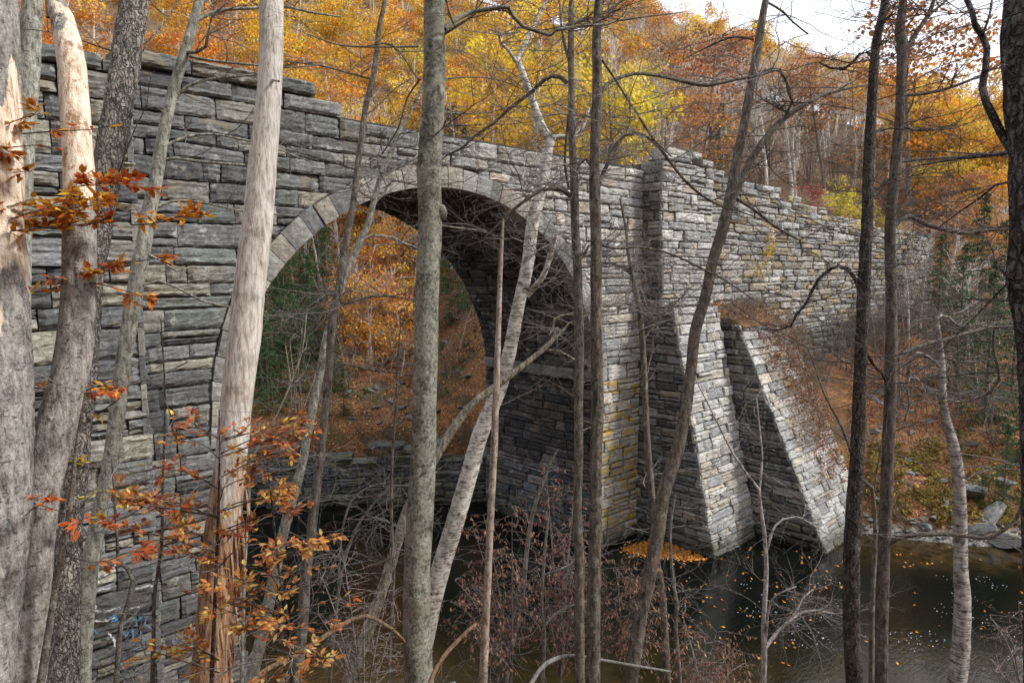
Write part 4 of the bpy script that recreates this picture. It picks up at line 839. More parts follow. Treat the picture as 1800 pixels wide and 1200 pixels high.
# ---- copper beech leaves close to the camera
o_, q_, r_ = T['s10']; bs = tuple(o_.location)
leafy_spray(o_, bs, [[(-40, 235), (20, 215), (70, 200), (110, 215)], [(-40, 240), (10, 260), (60, 255), (95, 262)], [(40, 235), (110, 230), (160, 228), (188, 222)], [(-40, 370), (20, 362), (55, 350), (90, 352)], [(0, 280), (20, 288), (36, 300)],
    [(-30, 395), (60, 380), (130, 365), (200, 360), (228, 372)], [(-20, 410), (60, 402), (130, 396), (200, 388), (232, 384)], [(20, 385), (70, 370), (120, 380), (160, 392)], [(230, 395), (270, 393), (310, 382), (345, 380)], [(120, 330), (160, 325), (200, 322), (235, 325)], [(130, 345), (145, 350), (160, 352)]],
    4.9, 8, .085, [(.42, .13, .02), (.34, .085, .015), (.48, .19, .025), (.50, .26, .03), (.30, .08, .02)], spread=.14, lp=.8)
o_, q_, r_ = T['s13']; bs = tuple(o_.location)
leafy_spray(o_, bs, [[(0, 525), (60, 514), (110, 502), (150, 490), (190, 468)], [(95, 495), (130, 480), (165, 478)], [(150, 495), (200, 505), (250, 520)], [(180, 470), (230, 460), (275, 455)], [(60, 690), (110, 688), (160, 690), (220, 680)], [(50, 680), (90, 685), (130, 690)], [(140, 690), (180, 675), (215, 665)]],
    5.2, 6, .08, [(.45, .13, .03), (.52, .30, .04), (.55, .22, .12), (.38, .10, .02)], spread=.13, lp=.75)
leafy_spray(o_, bs, [[(45, 880), (80, 890), (110, 900)], [(115, 880), (150, 900), (190, 912), (220, 895)], [(55, 895), (85, 878), (100, 872)], [(130, 980), (160, 988), (190, 985), (220, 972)], [(200, 960), (235, 962)]], 5.0, 6, .075, [(.45, .14, .04), (.38, .10, .02), (.5, .2, .1)], spread=.12, lp=.8)
o_, q_, r_ = T['s7']; bs = tuple(o_.location)
leafy_spray(o_, bs, [[(284, 820), (240, 830), (200, 820), (150, 815)], [(288, 700), (310, 745), (330, 735)], [(284, 900), (250, 880), (200, 862), (150, 870)], [(284, 950), (330, 925), (300, 940)], [(286, 860), (220, 910), (165, 915)], [(210, 700), (150, 745), (140, 760)], [(284, 880), (230, 872), (212, 876)]], 6.1, 3, .08, YELL, spread=.10, lp=.35)
o_, q_, r_ = T['s8']; bs = tuple(o_.location)
mass = []
for cx_, cy_, w_ in ((400, 760, 95), (440, 765, 90), (360, 775, 70), (330, 820, 80), (300, 870, 80), (360, 880, 100), (430, 870, 90), (440, 905, 90), (400, 925, 90), (350, 930, 70), (330, 880, 60), (450, 800, 80), (490, 735, 60), (475, 762, 55), (340, 735, 40), (240, 872, 50), (280, 930, 60), (400, 845, 70), (420, 955, 70), (380, 975, 60), (470, 860, 50), (360, 1040, 50), (350, 1130, 45), (290, 1140, 40), (320, 960, 60)):
    sg = 1 if cx_ > 385 else -1
    mass.append([(385, cy_+34+rng.uniform(-6, 10)), (cx_-sg*w_*.1, cy_+12), (cx_+sg*w_*.45, cy_+rng.uniform(-6, 8)), (cx_+sg*w_*.85, cy_+rng.uniform(-12, 4))])
leafy_spray(o_, bs, mass, 5.4, 10, .062, [(.36, .12, .03), (.28, .08, .025), (.42, .19, .05), (.40, .14, .06), (.46, .32, .10), (.24, .09, .04)], spread=.18, lp=.74)
o_, q_, r_ = T['s9']; bs = tuple(o_.location)
mass = []
for cx_, cy_, w_ in ((460, 960, 70), (520, 958, 60), (430, 985, 70), (450, 1015, 80), (480, 1005, 60), (430, 1045, 70), (400, 1050, 60), (470, 1060, 60), (530, 1060, 60), (545, 1085, 50), (500, 1090, 60), (470, 1030, 50), (520, 1190, 50), (430, 1075, 50), (550, 945, 40), (480, 1120, 30), (560, 1150, 40)):
    sg = rng.choice([-1, 1]); mass.append([(490, cy_+30), (cx_, cy_+10), (cx_+sg*w_*.5, cy_), (cx_+sg*w_*.8, cy_-6)])
leafy_spray(o_, bs, mass, 5.2, 8, .060, [(.42, .16, .045), (.36, .11, .035), (.48, .24, .08), (.50, .36, .13), (.30, .12, .06)], spread=.17, lp=.74)

# ---- brown-leaved shrubs over the water
TAN = [(.30, .17, .115), (.24, .13, .085), (.36, .22, .15), (.28, .15, .12), (.20, .10, .07)]
def shrub(label, root, tips, d, seed, L=.05):
    P0 = at(root[0], root[1], d); z = float(height(P0[0], P0[1])); base = np.array([P0[0], P0[1], min(z, P0[2]-.3)])
    o = empty('beech_shrub', base, label, 'shrub', 'small-leaved shrubs over the water'); mb = MB(); tube(mb, [base-[0, 0, .2], (base+P0)/2+rng.normal(0, .06, 3), P0], [.03, .024, .018], 7, .1); mb.build('stem', B_GREY, o, base)
    tw_ = MB(); lf = MB()
    for tx, ty in tips:
        dd = rng.uniform(-.5, .6); E_ = at(tx, ty, d+dd); m1 = P0*.6+E_*.4+np.array([0, 0, abs(rng.normal(0, .15))]); m2 = P0*.3+E_*.7+np.array([0, 0, .12])
        a, b_ = smooth_path([P0, m1, m2, E_], [.014, .010, .007, .003], .1); tube(tw_, a, b_, 5, .1); L0 = []
        for i in range(int(len(a)*.35), len(a)):
            for _ in range(2):
                ang = rng.uniform(0, 6.28); twig(tw_, a[i], [math.cos(ang), math.sin(ang), rng.uniform(-.2, .35)], rng.uniform(.18, .5), .004, 1, L0, .3, 3, .22, .5)
        for p, dv, lev in L0:
            if rng.random() < .62: leaf_fold(lf, p, unit(dv*.4+np.array([rng.normal(0, .3), rng.normal(0, .3), -.7])), L*rng.uniform(.7, 1.3), L*.2, np.array(TAN[rng.integers(5)])*rng.uniform(.8, 1.2))
    tw_.build('branch', B_TWIG, o, base); lf.build('leaf_spray', M_DRY, o, base, smooth=False)
shrub('brown-leaved shrub over the water between the slender dead pole and the thick central trunk', (900, 1180), [(850, 905), (830, 925), (800, 1020), (830, 1030), (790, 1055), (870, 1010), (900, 890), (860, 1050), (800, 1090)], 9, 1)
shrub('brown-leaved shrub behind the two close upright trunks', (985, 1190), [(930, 1080), (960, 1050), (1000, 950), (1030, 980), (980, 1090), (1060, 1000), (990, 1010), (940, 985), (1030, 905), (960, 830), (1010, 850)], 9.6, 2)
shrub('brown-leaved shrub right of the two close upright trunks', (1100, 1190), [(1080, 985), (1110, 1000), (1130, 1030), (1080, 1060), (1120, 1075), (1150, 1000), (1090, 1100), (1060, 1120), (1140, 960)], 9.2, 3)
shrub('brown-leaved shrub at the bottom edge right of the forked trunk', (1230, 1260), [(1210, 1110), (1240, 1130), (1290, 1140), (1220, 1160), (1270, 1170), (1310, 1165), (1200, 1080), (1260, 1110)], 8.6, 4)
shrub('pale twiggy shrub in the bottom right corner', (1800, 1240), [(1740, 1080), (1790, 1060), (1770, 1110), (1720, 1150), (1800, 1090), (1750, 1180)], 8, 5, .02)
shrub('pale twiggy shrub with few leaves at the bottom between the fallen branch and the trunk', (640, 1260), [(560, 1000), (600, 960), (560, 1080), (640, 1050), (690, 1020), (700, 1090), (590, 1130)], 7.6, 6, .02)

# ------------------------------------------------------------------ forest behind the bridge
def proto_leafy(name, cols, h, w, nl, sz, lowf=.35, trunkm=None, lean=.03):
    """returns (trunk mesh, crown mesh) of a broad tree, base at the origin"""
    mt = MB(); lf = MB(); P0 = [np.array([0, 0, -.4])]; d = np.array([rng.normal(0, lean), rng.normal(0, lean), 1])
    for i in range(8): d = unit(d+rng.normal(0, .05, 3)*[1, 1, 0]); P0.append(P0[-1]+d*h*.92/8)
    P0 = np.array(P0); r = np.linspace(.16, .03, 9)*h/12; tube(mt, P0, r, 7, .08)
    cl = []
    for k in range(16):
        t = rng.uniform(lowf, .95); p = P0[0]*(1-t)+P0[-1]*t; p = P0[min(8, int(t*8))]; a = rng.uniform(0, 6.28)
        L = w*.5*rng.uniform(.55, 1.05)*(1.15-.5*abs(t-.55)); dv = np.array([math.cos(a), math.sin(a), rng.uniform(.25, .9)]); dv = unit(dv)
        q = [p]; dd = dv
        for i in range(4): dd = unit(dd+rng.normal(0, .2, 3)); q.append(q[-1]+dd*L/4)
        tube(mt, q, np.linspace(.05, .012, 5)*h/12, 4)
        for i in (2, 3, 4):
            cl.append((q[i], w*rng.uniform(.09, .17)))
            s_ = q[i]+rng.normal(0, 1, 3)*[.8, .8, .5]*w*.13; cl.append((s_, w*rng.uniform(.07, .14))); tube(mt, [q[i-1], (q[i]+s_)/2+rng.normal(0, .1, 3), s_], [.02, .012, .006], 3)
    cl = [cl[i] for i in rng.permutation(len(cl))][:int(len(cl)*.92)]
    per = nl//len(cl); base = np.array(cols)
    for c_, rad in cl:
        a = rng.normal(0, 1, (per, 3)); a /= np.linalg.norm(a, axis=1)[:, None]; P = c_+a*(rng.uniform(.15, 1, per)**.5)[:, None]*rad*np.array([1.25, 1.25, .62])
        col = base[rng.integers(len(base))]*rng.uniform(.7, 1.15); quads(lf, P, sz, np.clip(col[None]*rng.uniform(.82, 1.2, (per, 1))*(1+rng.normal(0, .06, (per, 3))), 0, .9), .8)
    return mt, lf
def proto_bare(h, w, n=3, stems=1, kb=24):
    mt = MB(); lf = MB()
    for s_ in range(stems):
        d = np.array([rng.normal(0, .04+.13*(stems > 1)), rng.normal(0, .04+.13*(stems > 1)), 1]); P0 = [np.array([rng.normal(0, .2)*(stems > 1), rng.normal(0, .2)*(stems > 1), -.4])]; hh = h*rng.uniform(.75, 1)
        for i in range(9): d = unit(d+rng.normal(0, .06, 3)*[1, 1, 0]); P0.append(P0[-1]+d*hh/9)
        tube(mt, P0, np.linspace(.155, .03, 10)*h/12*(.7 if stems > 1 else 1), 6, .05)
        for k in range(kb):
            i = rng.integers(3, 9); a = rng.uniform(0, 6.28)
            twig(lf, P0[i], [math.cos(a), math.sin(a), rng.uniform(.5, 1.3)], w*rng.uniform(.3, .6), .022*h/12, 2, None, -.3, 3, .15, .2, None, .6)
    return mt, lf
def proto_hemlock(h, w):
    mt = MB(); lf = MB(); tube(mt, [(0, 0, -.4), (.03, 0, h*.5), (0, .03, h)], [.12*h/10, .07*h/10, .015], 6, .05)
    for k in range(int(h*15)):
        t = rng.uniform(.05, .99); z = h*t; a = rng.uniform(0, 6.28); L = w*.5*(1.06-t)**.8*rng.uniform(.5, 1.2)
        dv = np.array([math.cos(a), math.sin(a), rng.uniform(-.1, .25)]); m_ = int(22+75*L/(w*.5))
        s_ = rng.uniform(.12, 1, m_); side = np.array([-math.sin(a), math.cos(a), 0]); P = np.array([0, 0, z])+dv*L*s_[:, None]+side*(rng.normal(0, .15, m_)*L*(1.15-s_*.7))[:, None]
        P[:, 2] += -.26*L*s_**2+rng.normal(0, .04, m_)
        col = np.array([.04, .085, .03])*rng.uniform(.6, 1.5); quads(lf, P, .15, np.clip(col[None]*rng.uniform(.6, 1.5, (m_, 1)), 0, 1), 2.0, .4)
        tube(mt, [np.array([0, 0, z]), np.array([0, 0, z])+dv*L*.9+[0, 0, -.16*L]], [.014, .004], 3)
    return mt, lf
PROTO = {}
def reg(key, name, cat, mt, lf, mtm, lfm):
    """one of a kind: its two meshes; every tree of the kind is an Empty with its own trunk and crown objects"""
    t_ = mt.build('trunk', mtm); c_ = lf.build('crown', lfm, smooth=False); PROTO[key] = (name, cat, t_, c_, [0])
def place(key, x, y, label, group, s=1., rz=None, z=None, tilt=None, sink=.1):
    name, cat, t_, c_, used = PROTO[key]
    zz = float(height(x, y))-sink if z is None else z
    o = empty(name, (x, y, zz), label, cat, group, rng.uniform(0, 6.28) if rz is None else rz); o.scale = (s*rng.uniform(.92, 1.08), s*rng.uniform(.92, 1.08), s*rng.uniform(.92, 1.1))
    for q in (t_, c_):
        if not used[0]: k = q
        else: k = q.copy(); C.objects.link(k)
        k.parent = o
    used[0] = 1; return o
GOLD = [(.70, .42, .05), (.74, .46, .07), (.64, .34, .035), (.66, .38, .06)]
ORNG = [(.66, .28, .045), (.60, .22, .04), (.70, .35, .06), (.55, .19, .04)]
YLW = [(.72, .54, .06), (.66, .47, .05), (.52, .44, .08), (.76, .55, .12)]
RUS = [(.42, .21, .09), (.36, .17, .08), (.46, .26, .12), (.30, .15, .08)]
RED = [(.40, .12, .08), (.46, .18, .12), (.34, .10, .07)]
for i in range(3):
    reg('gold%d' % i, 'golden_oak', 'tree', *proto_leafy('', GOLD+YLW[:1], 13, 8.5, 4200, .30), B_PALE if i else B_GREY, M_LEAF)
    reg('orange%d' % i, 'orange_beech', 'tree', *proto_leafy('', ORNG+GOLD[:1], 12, 8, 3800, .28, .25), B_PALE, M_LEAF)
    reg('bare%d' % i, 'bare_birch', 'tree', *proto_bare(12.5, 5.5), B_PALE, B_PALE)
for i in range(2):
    reg('yellow%d' % i, 'yellow_maple', 'tree', *proto_leafy('', YLW, 11, 7.5, 3400, .28, .25), B_GREY, M_LEAF)
    reg('russet%d' % i, 'russet_oak', 'tree', *proto_leafy('', RUS+ORNG[:1], 12, 7.5, 2800, .27), B_GREY, M_LEAF)
    reg('hem%d' % i, 'hemlock', 'tree', *proto_hemlock(9+2*i, 5.2), B_BROWN, M_NEEDLE)
    reg('brush%d' % i, 'bare_shrub', 'shrub', *proto_bare(5, 4, stems=5, kb=9), B_TWIG, B_TWIG)
    reg('under%d' % i, 'beech_sapling', 'sapling', *proto_leafy('', ORNG+GOLD[:2], 5.5, 4.6, 2600, .15, .12, lean=.1), B_PALE, M_LEAF)
reg('redbush', 'red_shrub', 'shrub', *proto_leafy('', RED, 2.4, 2.4, 1300, .11, .05), B_TWIG, M_LEAF)
reg('yelbush', 'yellow_shrub', 'shrub', *proto_leafy('', [(.78, .68, .05), (.70, .62, .06), (.55, .52, .06)], 2.3, 2.4, 1700, .11, .02), B_TWIG, M_LEAF)
def walltop(px): return np.interp(px, [0, 60, 550, 600, 1130, 1165, 1260, 1600, 1640, 1650, 1900], [80, 88, 140, 190, 285, 285, 300, 400, 410, 2000, 2000])
def zone(px, r):
    a = ('above the left parapet' if px < 560 else 'above the crown of the arch' if px < 1000 else 'behind the tall pale buttress' if px < 1300 else 'above the far retaining wall' if px < 1580 else 'at the far right')
    return a
KN = {'gold': 'golden-leaved oak', 'orange': 'orange-leaved beech', 'bare': 'leafless pale-trunked birch', 'yellow': 'bright yellow maple', 'russet': 'russet-brown oak', 'hem': 'dark green hemlock', 'brush': 'leafless twiggy grey shrub', 'under': 'low orange beech sapling'}
def pickw(d):
    k = list(d); w = np.array([d[a] for a in k], float); return k[rng.choice(len(k), p=w/w.sum())]
NP = {'gold': 3, 'orange': 3, 'bare': 3, 'yellow': 2, 'russet': 2, 'hem': 2, 'brush': 2, 'under': 2}
pts_ = []
def far_enough(x, y, dmin): return all((x-a)**2+(y-b_)**2 > dmin**2 for a, b_ in pts_)
cnt = 0; tries = 0
while cnt < 420 and tries < 30000:
    tries += 1
    px = rng.uniform(-80, 1880) if rng.random() < .6 else rng.uniform(1080, 1600); r = 48+rng.random()**.85*112
    th = YAW-math.atan((px-900)/FPX); x, y = r*math.cos(th), r*math.sin(th)
    if y < 27 and px < 1600: continue
    if px > 1540 and r < 82: continue
    z = float(height(x, y)); top = to_px((x, y, z+12))
    if top[1] > walltop(px)-15 and px < 1650: continue
    if to_px((x, y, z))[1] < -60: continue
    mid = 1080 < px < 1560
    if not far_enough(x, y, (3.0 if mid and r < 95 else 4.2)+r*.018): continue
    if px < 1080: w = {'gold': 6 if 560 < px else 3, 'orange': 3 if px < 700 else 1.2, 'yellow': 3 if px > 560 else 1, 'bare': 1.8, 'russet': .5}
    elif px < 1560:
        w = {'bare': 9, 'russet': 1.4, 'brush': 4, 'orange': .5, 'gold': 1.3} if r < 108 else {'gold': 5, 'yellow': 2, 'orange': 2, 'bare': 1.5}
    else: w = {'gold': 4, 'yellow': 4, 'orange': 1.5, 'russet': 1.2, 'bare': 2, 'hem': .4}
    k = pickw(w); pts_.append((x, y)); cnt += 1
    hl = 'low' if r < 75 else 'midway up' if r < 110 else 'high'
    place(k+str(rng.integers(NP[k])), x, y, '%s %s on the hillside %s' % (KN[k], hl, zone(px, r)), KN[k]+' trees on the hillside', rng.uniform(.8, 1.12)*(.85 if px > 1100 and r > 110 else 1))
# bare wood between the wall and the ridge, and the golden trees along the ridge
n0_ = 0; tries = 0; sh = []
while n0_ < 110 and tries < 9000:
    tries += 1
    px = rng.uniform(1060, 1600); r = rng.uniform(66, 112); th = YAW-math.atan((px-900)/FPX); x, y = r*math.cos(th), r*math.sin(th)
    if y < 28 or any((x-c_)**2+(y-d_)**2 < 5.0 for c_, d_ in sh) or to_px((x, y, float(height(x, y))+11))[1] > walltop(px)-30: continue
    sh.append((x, y)); n0_ += 1; k = 'brush' if n0_ % 3 == 0 else 'bare'
    place(k+str(rng.integers(NP[k])), x, y, '%s %s on the hillside %s' % (KN[k], 'low' if r < 75 else 'midway up' if r < 110 else 'high', zone(px, r)), KN[k]+' trees on the hillside', rng.uniform(.8, 1.1))
n0_ = 0; rd = []; tries = 0
while n0_ < 55 and tries < 9000:
    tries += 1
    px = rng.uniform(1060, 1640); r = rng.uniform(116, 165); th = YAW-math.atan((px-900)/FPX); x, y = r*math.cos(th), r*math.sin(th)
    if any((x-c_)**2+(y-d_)**2 < 22 for c_, d_ in rd): continue
    rd.append((x, y)); n0_ += 1; k = pickw({'gold': 5, 'yellow': 2, 'orange': 2, 'russet': 1})
    place(k+str(rng.integers(NP[k])), x, y, '%s high on the ridge %s' % (KN[k], zone(px, r)), KN[k]+' trees on the ridge', rng.uniform(.85, 1.1))
# through the arch
def arch_pt(px, r):
    th = YAW-math.atan((px-900)/FPX); return r*math.cos(th), r*math.sin(th)
for k, px, r, s_ in [('hem', 455, 42, .8), ('hem', 500, 46, .75), ('hem', 545, 45, .6), ('hem', 480, 52, .8), ('hem', 560, 53, .8), ('hem', 820, 50, .7), ('hem', 850, 56, .8), ('hem', 600, 39.5, .28), ('hem', 790, 44, .4), ('hem', 700, 60, .7),
                     ('hem', 440, 47, 1.0), ('hem', 520, 42.5, .7), ('hem', 465, 40.5, .55), ('hem', 575, 47, .7), ('hem', 800, 55, .9), ('hem', 770, 50, .6), ('hem', 835, 43, .45), ('under', 650, 47, 1.1), ('under', 700, 43, .8), ('under', 620, 46, .9), ('under', 690, 51, 1.1), ('bare', 650, 44, .6), ('bare', 720, 48, .7), ('bare', 600, 52, .8), ('bare', 665, 57, .9), ('hem', 735, 54, .5), ('under', 580, 56, 1.5), ('under', 760, 54, 1.3), ('under', 620, 58, 1.6), ('under', 710, 62, 1.6), ('under', 530, 64, 1.5), ('hem', 450, 44, .8), ('hem', 490, 43.5, .7), ('hem', 530, 49, .9), ('hem', 780, 47, .5), ('hem', 845, 48, .6), ('hem', 815, 44, .35), ('hem', 585, 42, .4), ('brush', 780, 41, .6), ('brush', 820, 42, .5), ('brush', 560, 41, .6), ('brush', 610, 42, .6), ('brush', 720, 42, .6), ('brush', 660, 41, .5), ('bare', 620, 47, .6), ('bare', 570, 50, .8), ('bare', 540, 54, .8), ('bare', 820, 56, .8), ('bare', 685, 52, .8), ('bare', 750, 52, .7), ('bare', 515, 52, .7), ('under', 640, 44, 1.1), ('under', 690, 46, 1.2), ('under', 720, 50, 1.2), ('under', 610, 50, 1.2), ('under', 665, 54, 1.3), ('under', 730, 58, 1.3), ('under', 560, 60, 1.3), ('under', 500, 60, 1.3), ('under', 780, 58, 1.1), ('under', 840, 62, 1.2), ('under', 600, 64, 1.4), ('under', 700, 66, 1.4), ('under', 520, 68, 1.4), ('under', 640, 72, 1.4), ('under', 560, 74, 1.4), ('under', 480, 70, 1.3),
                     ('bare', 530, 62, .9), ('bare', 555, 60, 1), ('bare', 585, 64, 1), ('bare', 610, 66, .9), ('bare', 670, 62, .9), ('bare', 700, 60, 1), ('bare', 815, 52, .9), ('bare', 500, 58, .8), ('bare', 730, 64, 1), ('bare', 760, 60, .9), ('bare', 640, 68, .9),
                     ('bare', 700, 46, .5), ('brush', 800, 47, .8), ('brush', 760, 44, .8), ('brush', 840, 46, .7), ('brush', 520, 40, .6), ('brush', 470, 44, .8), ('gold', 740, 74, .8), ('orange', 660, 78, .9), ('yellow', 600, 78, .8), ('gold', 540, 80, .9), ('orange', 800, 72, .8), ('gold', 480, 78, .9)]:
    x, y = arch_pt(px, r); side = 'left' if px < 600 else 'middle' if px < 760 else 'right'
    place(k+str(rng.integers(NP[k])), x, y, '%s on the far slope in the %s of the arch opening' % (KN[k], side), KN[k]+' seen through the arch', s_)
# right bank
for k, px, r, s_ in [('hem', 1690, 47, .8), ('hem', 1745, 44, .8), ('hem', 1790, 48, .9), ('hem', 1650, 54, .7), ('hem', 1720, 56, .9), ('hem', 1830, 42, .8), ('hem', 1790, 38, .35), ('hem', 1760, 60, .9), ('hem', 1700, 40, .22), ('hem', 1750, 37.5, .2),
                     ('bare', 1655, 58, .8), ('bare', 1728, 48, .8), ('bare', 1700, 62, .9), ('bare', 1760, 58, .9), ('bare', 1780, 64, 1), ('bare', 1620, 60, .8), ('bare', 1680, 68, .9), ('bare', 1600, 52, .6), ('bare', 1740, 70, 1), ('bare', 1810, 56, .9), ('bare', 1710, 53, .7),
                     ('brush', 1560, 47, .6), ('brush', 1590, 43, .6), ('brush', 1640, 46, .6), ('brush', 1700, 44, .6), ('brush', 1500, 46, .6), ('brush', 1640, 52, .8), ('brush', 1760, 42, .7), ('brush', 1800, 46, .7), ('brush', 1600, 56, .8), ('under', 1610, 52, .3), ('brush', 1440, 47, .7), ('brush', 1465, 50, .8), ('brush', 1495, 52, .8), ('brush', 1520, 50, .7), ('brush', 1545, 54, .8), ('brush', 1570, 58, .8), ('under', 1530, 49, .28), ('brush', 1425, 43, .5), ('brush', 1450, 44, .6), ('brush', 1480, 48, .6),
                     ('gold', 1620, 78, .9), ('yellow', 1680, 76, .9), ('yellow', 1640, 84, .9), ('gold', 1740, 80, .9), ('orange', 1700, 86, .9), ('russet', 1660, 70, .8), ('orange', 1760, 74, .9), ('russet', 1600, 80, .8), ('yellow', 1720, 90, 1), ('gold', 1600, 92, 1), ('gold', 1790, 86, .9), ('russet', 1730, 64, .8), ('orange', 1800, 68, .8)]:
    x, y = arch_pt(px, r)
    if y > 17.2 and y < 27 and x < 66: y = 16.5 if y < 20 else 27
    side = 'beside the two dark oaks' if px < 1620 else 'behind the curved birch' if px < 1720 else 'at the right edge'
    place(k+str(rng.integers(NP[k])), x, y, '%s %s, %s' % (KN[k], side, 'low on the right bank' if r < 47 else 'midway up the right bank' if r < 65 else 'high above the right bank'), KN[k]+' on the right bank', s_)
# tall russet oak standing up against the sky, and the shrubs along the wall top
x, y = arch_pt(1590, 74); place('russet0', x, y, 'tall coppery oak whose crown stands against the white sky between the dark oaks', None, 1.75)
for px, Y, zt, k, lb_, s_ in [(1418, 19.2, 15.9, 'redbush', 'red-leaved shrub on top of the far retaining wall', .9), (1468, 18.7, 15.3, 'yelbush', 'larger bright yellow shrub on top of the far retaining wall', 1.3), (1500, 18.9, 15.1, 'yelbush', 'smaller bright yellow shrub on the far wall top beside the left dark oak', .8), (1540, 18.9, 15.0, 'yelbush', 'yellow-green shrub on the wall top between the two dark oaks', .8),
                               (1222, 18.8, 16.4, 'yelbush', 'little yellow-green shrub behind the top of the tall pale buttress', .55)]:
    th = YAW-math.atan((px-900)/FPX); x = Y/math.tan(th); place(k, x, Y, lb_, None, s_, z=zt)
x, y = arch_pt(1255, 62); place('hem0', x, y, 'dark hemlock standing alone behind the tall pale buttress', None, .95)
# small leafy plants rooted in the wall face
def sprig(label, px, py, Y, w, h, n, cols):
    r_ = at(px, py, 1)-np.array([0, 0, H]); p = r_*(Y/r_[1])+np.array([0, 0, H]); o = empty('wall_plant', p, label, 'plant'); tw_ = MB(); lf = MB(); L0 = []
    for k in range(9): twig(tw_, p+np.array([rng.normal(0, w*.2), .05, rng.normal(0, h*.15)]), [rng.normal(0, .6), -.35, rng.uniform(-.3, 1)], h*rng.uniform(.4, .7), .008, 1, L0, .2)
    P = np.array([a for a, b_, c_ in L0]); P = P[rng.integers(len(P), size=n)]+rng.normal(0, .08, (n, 3)); c_ = np.array(cols)[rng.integers(len(cols), size=n)]*rng.uniform(.7, 1.2, (n, 1))
    quads(lf, P, .10, c_); tw_.build('stem', B_TWIG, o, p); lf.build('crown', M_LEAF, o, p, smooth=False)
sprig('golden-leaved vine hanging high on the far retaining wall', 1350, 440, 17.6, 1.6, 1.7, 420, [(.6, .36, .04), (.5, .28, .05)])
sprig('smaller golden vine low on the far retaining wall left of the bigger one', 1325, 480, 17.6, 1.1, 1.2, 200, [(.6, .40, .04), (.5, .40, .06)])
sprig('orange leafy twigs hanging from the far wall near the curved birch', 1690, 450, 16.0, 2.0, 1.2, 300, [(.62, .16, .06), (.55, .2, .1)])

# ------------------------------------------------------------------ loose stuff: fallen leaves, brush, undergrowth
LIT = np.array([(.42, .19, .09), (.32, .13, .06), (.50, .27, .15), (.24, .10, .05), (.46, .22, .12), (.5, .36, .14)])
def scatter(name, label, cat, n, fn, sz, cols, mat, tilt=2.0, lift=.03):
    P = fn(n); P = P[np.isfinite(P).all(1)]; c_ = np.asarray(cols)[rng.integers(len(cols), size=len(P))]*rng.uniform(.6, 1.2, (len(P), 1)); mb = MB(); P[:, 2] += lift*rng.random(len(P))
    quads(mb, P, sz, c_, tilt, .65); o = mb.build(name, mat, smooth=False); tagp(o, label, cat, None, 'stuff'); return o
def zone_pts(px0, px1, r0, r1, cond=None):
    def f(n):
        px = rng.uniform(px0, px1, n); r = np.sqrt(rng.uniform(r0**2, r1**2, n)); th = YAW-np.arctan((px-900)/FPX); x, y = r*np.cos(th), r*np.sin(th); z = height(x, y); P = np.stack([x, y, z], -1); ok = z > .15
        if cond is not None: ok &= cond(x, y, z)
        return P[ok]
    return f
scatter('leaf_litter', 'brown and orange fallen leaves covering the far slope beyond the arch', 'fallen leaves', 24000, zone_pts(430, 900, 34, 62, lambda x, y, z: y > 25.2), .13, LIT*1.3, M_DRY)
scatter('leaf_litter', 'orange fallen leaves covering the right bank among its stones', 'fallen leaves', 34000, zone_pts(1500, 1850, 33, 62, lambda x, y, z: (y < 17.6) & (z > .7)), .12, LIT, M_DRY)
scatter('leaf_litter', 'orange fallen leaves on the near bank at the foot of the left wall', 'fallen leaves', 6000, zone_pts(-60, 700, 9, 20, lambda x, y, z: y < 17.2), .08, LIT, M_DRY)
scatter('ground_cover', 'yellow-green weeds and ferns along the right shore', 'weeds', 16000, zone_pts(1540, 1850, 33.5, 41, lambda x, y, z: (y < 17) & (z > .5) & (z < 3.2) & (fbm(x*.9, y*.9, 31) > .42)), .16, [(.28, .24, .06), (.16, .17, .05), (.38, .28, .08), (.30, .16, .06)], M_LEAF, .3, .3)
scatter('ground_cover', 'low green fern patches on the far slope beyond the arch', 'ferns', 6000, zone_pts(430, 880, 38, 58, lambda x, y, z: (y > 25.2) & (z > 3) & (fbm(x*.7, y*.7, 41) > .55)), .2, [(.05, .11, .03), (.07, .13, .03)], M_NEEDLE, .4, .25)
def slope_pts(n):
    x = rng.uniform(29.0, 34, n); z = rng.uniform(1.6, 9.5, n); y = 10.9+(15.5-10.9)*(z+.5)/10-.09
    p = np.clip((x-29.6)/2.6, 0, 1)*np.clip((z-1.5)/3.5, 0, 1)*(.35+2.0*np.clip(fbm(x*1.6, z*2.4, 51)-.38, 0, .5)*2); k = rng.random(n) < p
    x2 = rng.uniform(29, 34.3, n); y2 = rng.uniform(15.5, 17.7, n); z2 = 9.5+.36*(y2-15.35)+rng.random(n)*.15
    return np.vstack([np.stack([x, y, z], -1)[k], np.stack([x2, y2, z2], -1)[:n//14]])
scatter('leaf_litter', 'rusty leaves caught on the raking slope of the low buttress', 'fallen leaves', 15000, slope_pts, .11, LIT*np.array([.72, .78, .85]), M_DRY, .8, .15)
mb = MB()
for k in range(900):
    x = 34.4-4.6*rng.random()**1.5; z = rng.uniform(4, 10.3); y = min(17.3, 10.9+4.6*(z+.5)/10-.12) if z < 9.3 else rng.uniform(15.4, 17.6)
    twig(mb, (x, y, (min(z, 9.6) if y < 15.4 else 9.5+.36*(y-15.35))), [rng.normal(0, .7), -.5, rng.uniform(-.3, .9)], rng.uniform(.4, 1.1), .007, 1)
o = mb.build('dead_brush', B_ROT); tagp(o, 'tangle of reddish dead stems growing over the low buttress', 'brush', None, 'stuff')
for k_ in range(8):
    place('brush%d' % (k_ % 2), 29.6+k_*.62+rng.normal(0, .1), 16.6+rng.normal(0, .3), 'small leafless reddish brush growing on top of the low buttress', 'brush on the low buttress', .3+.1*rng.random(), z=9.3)
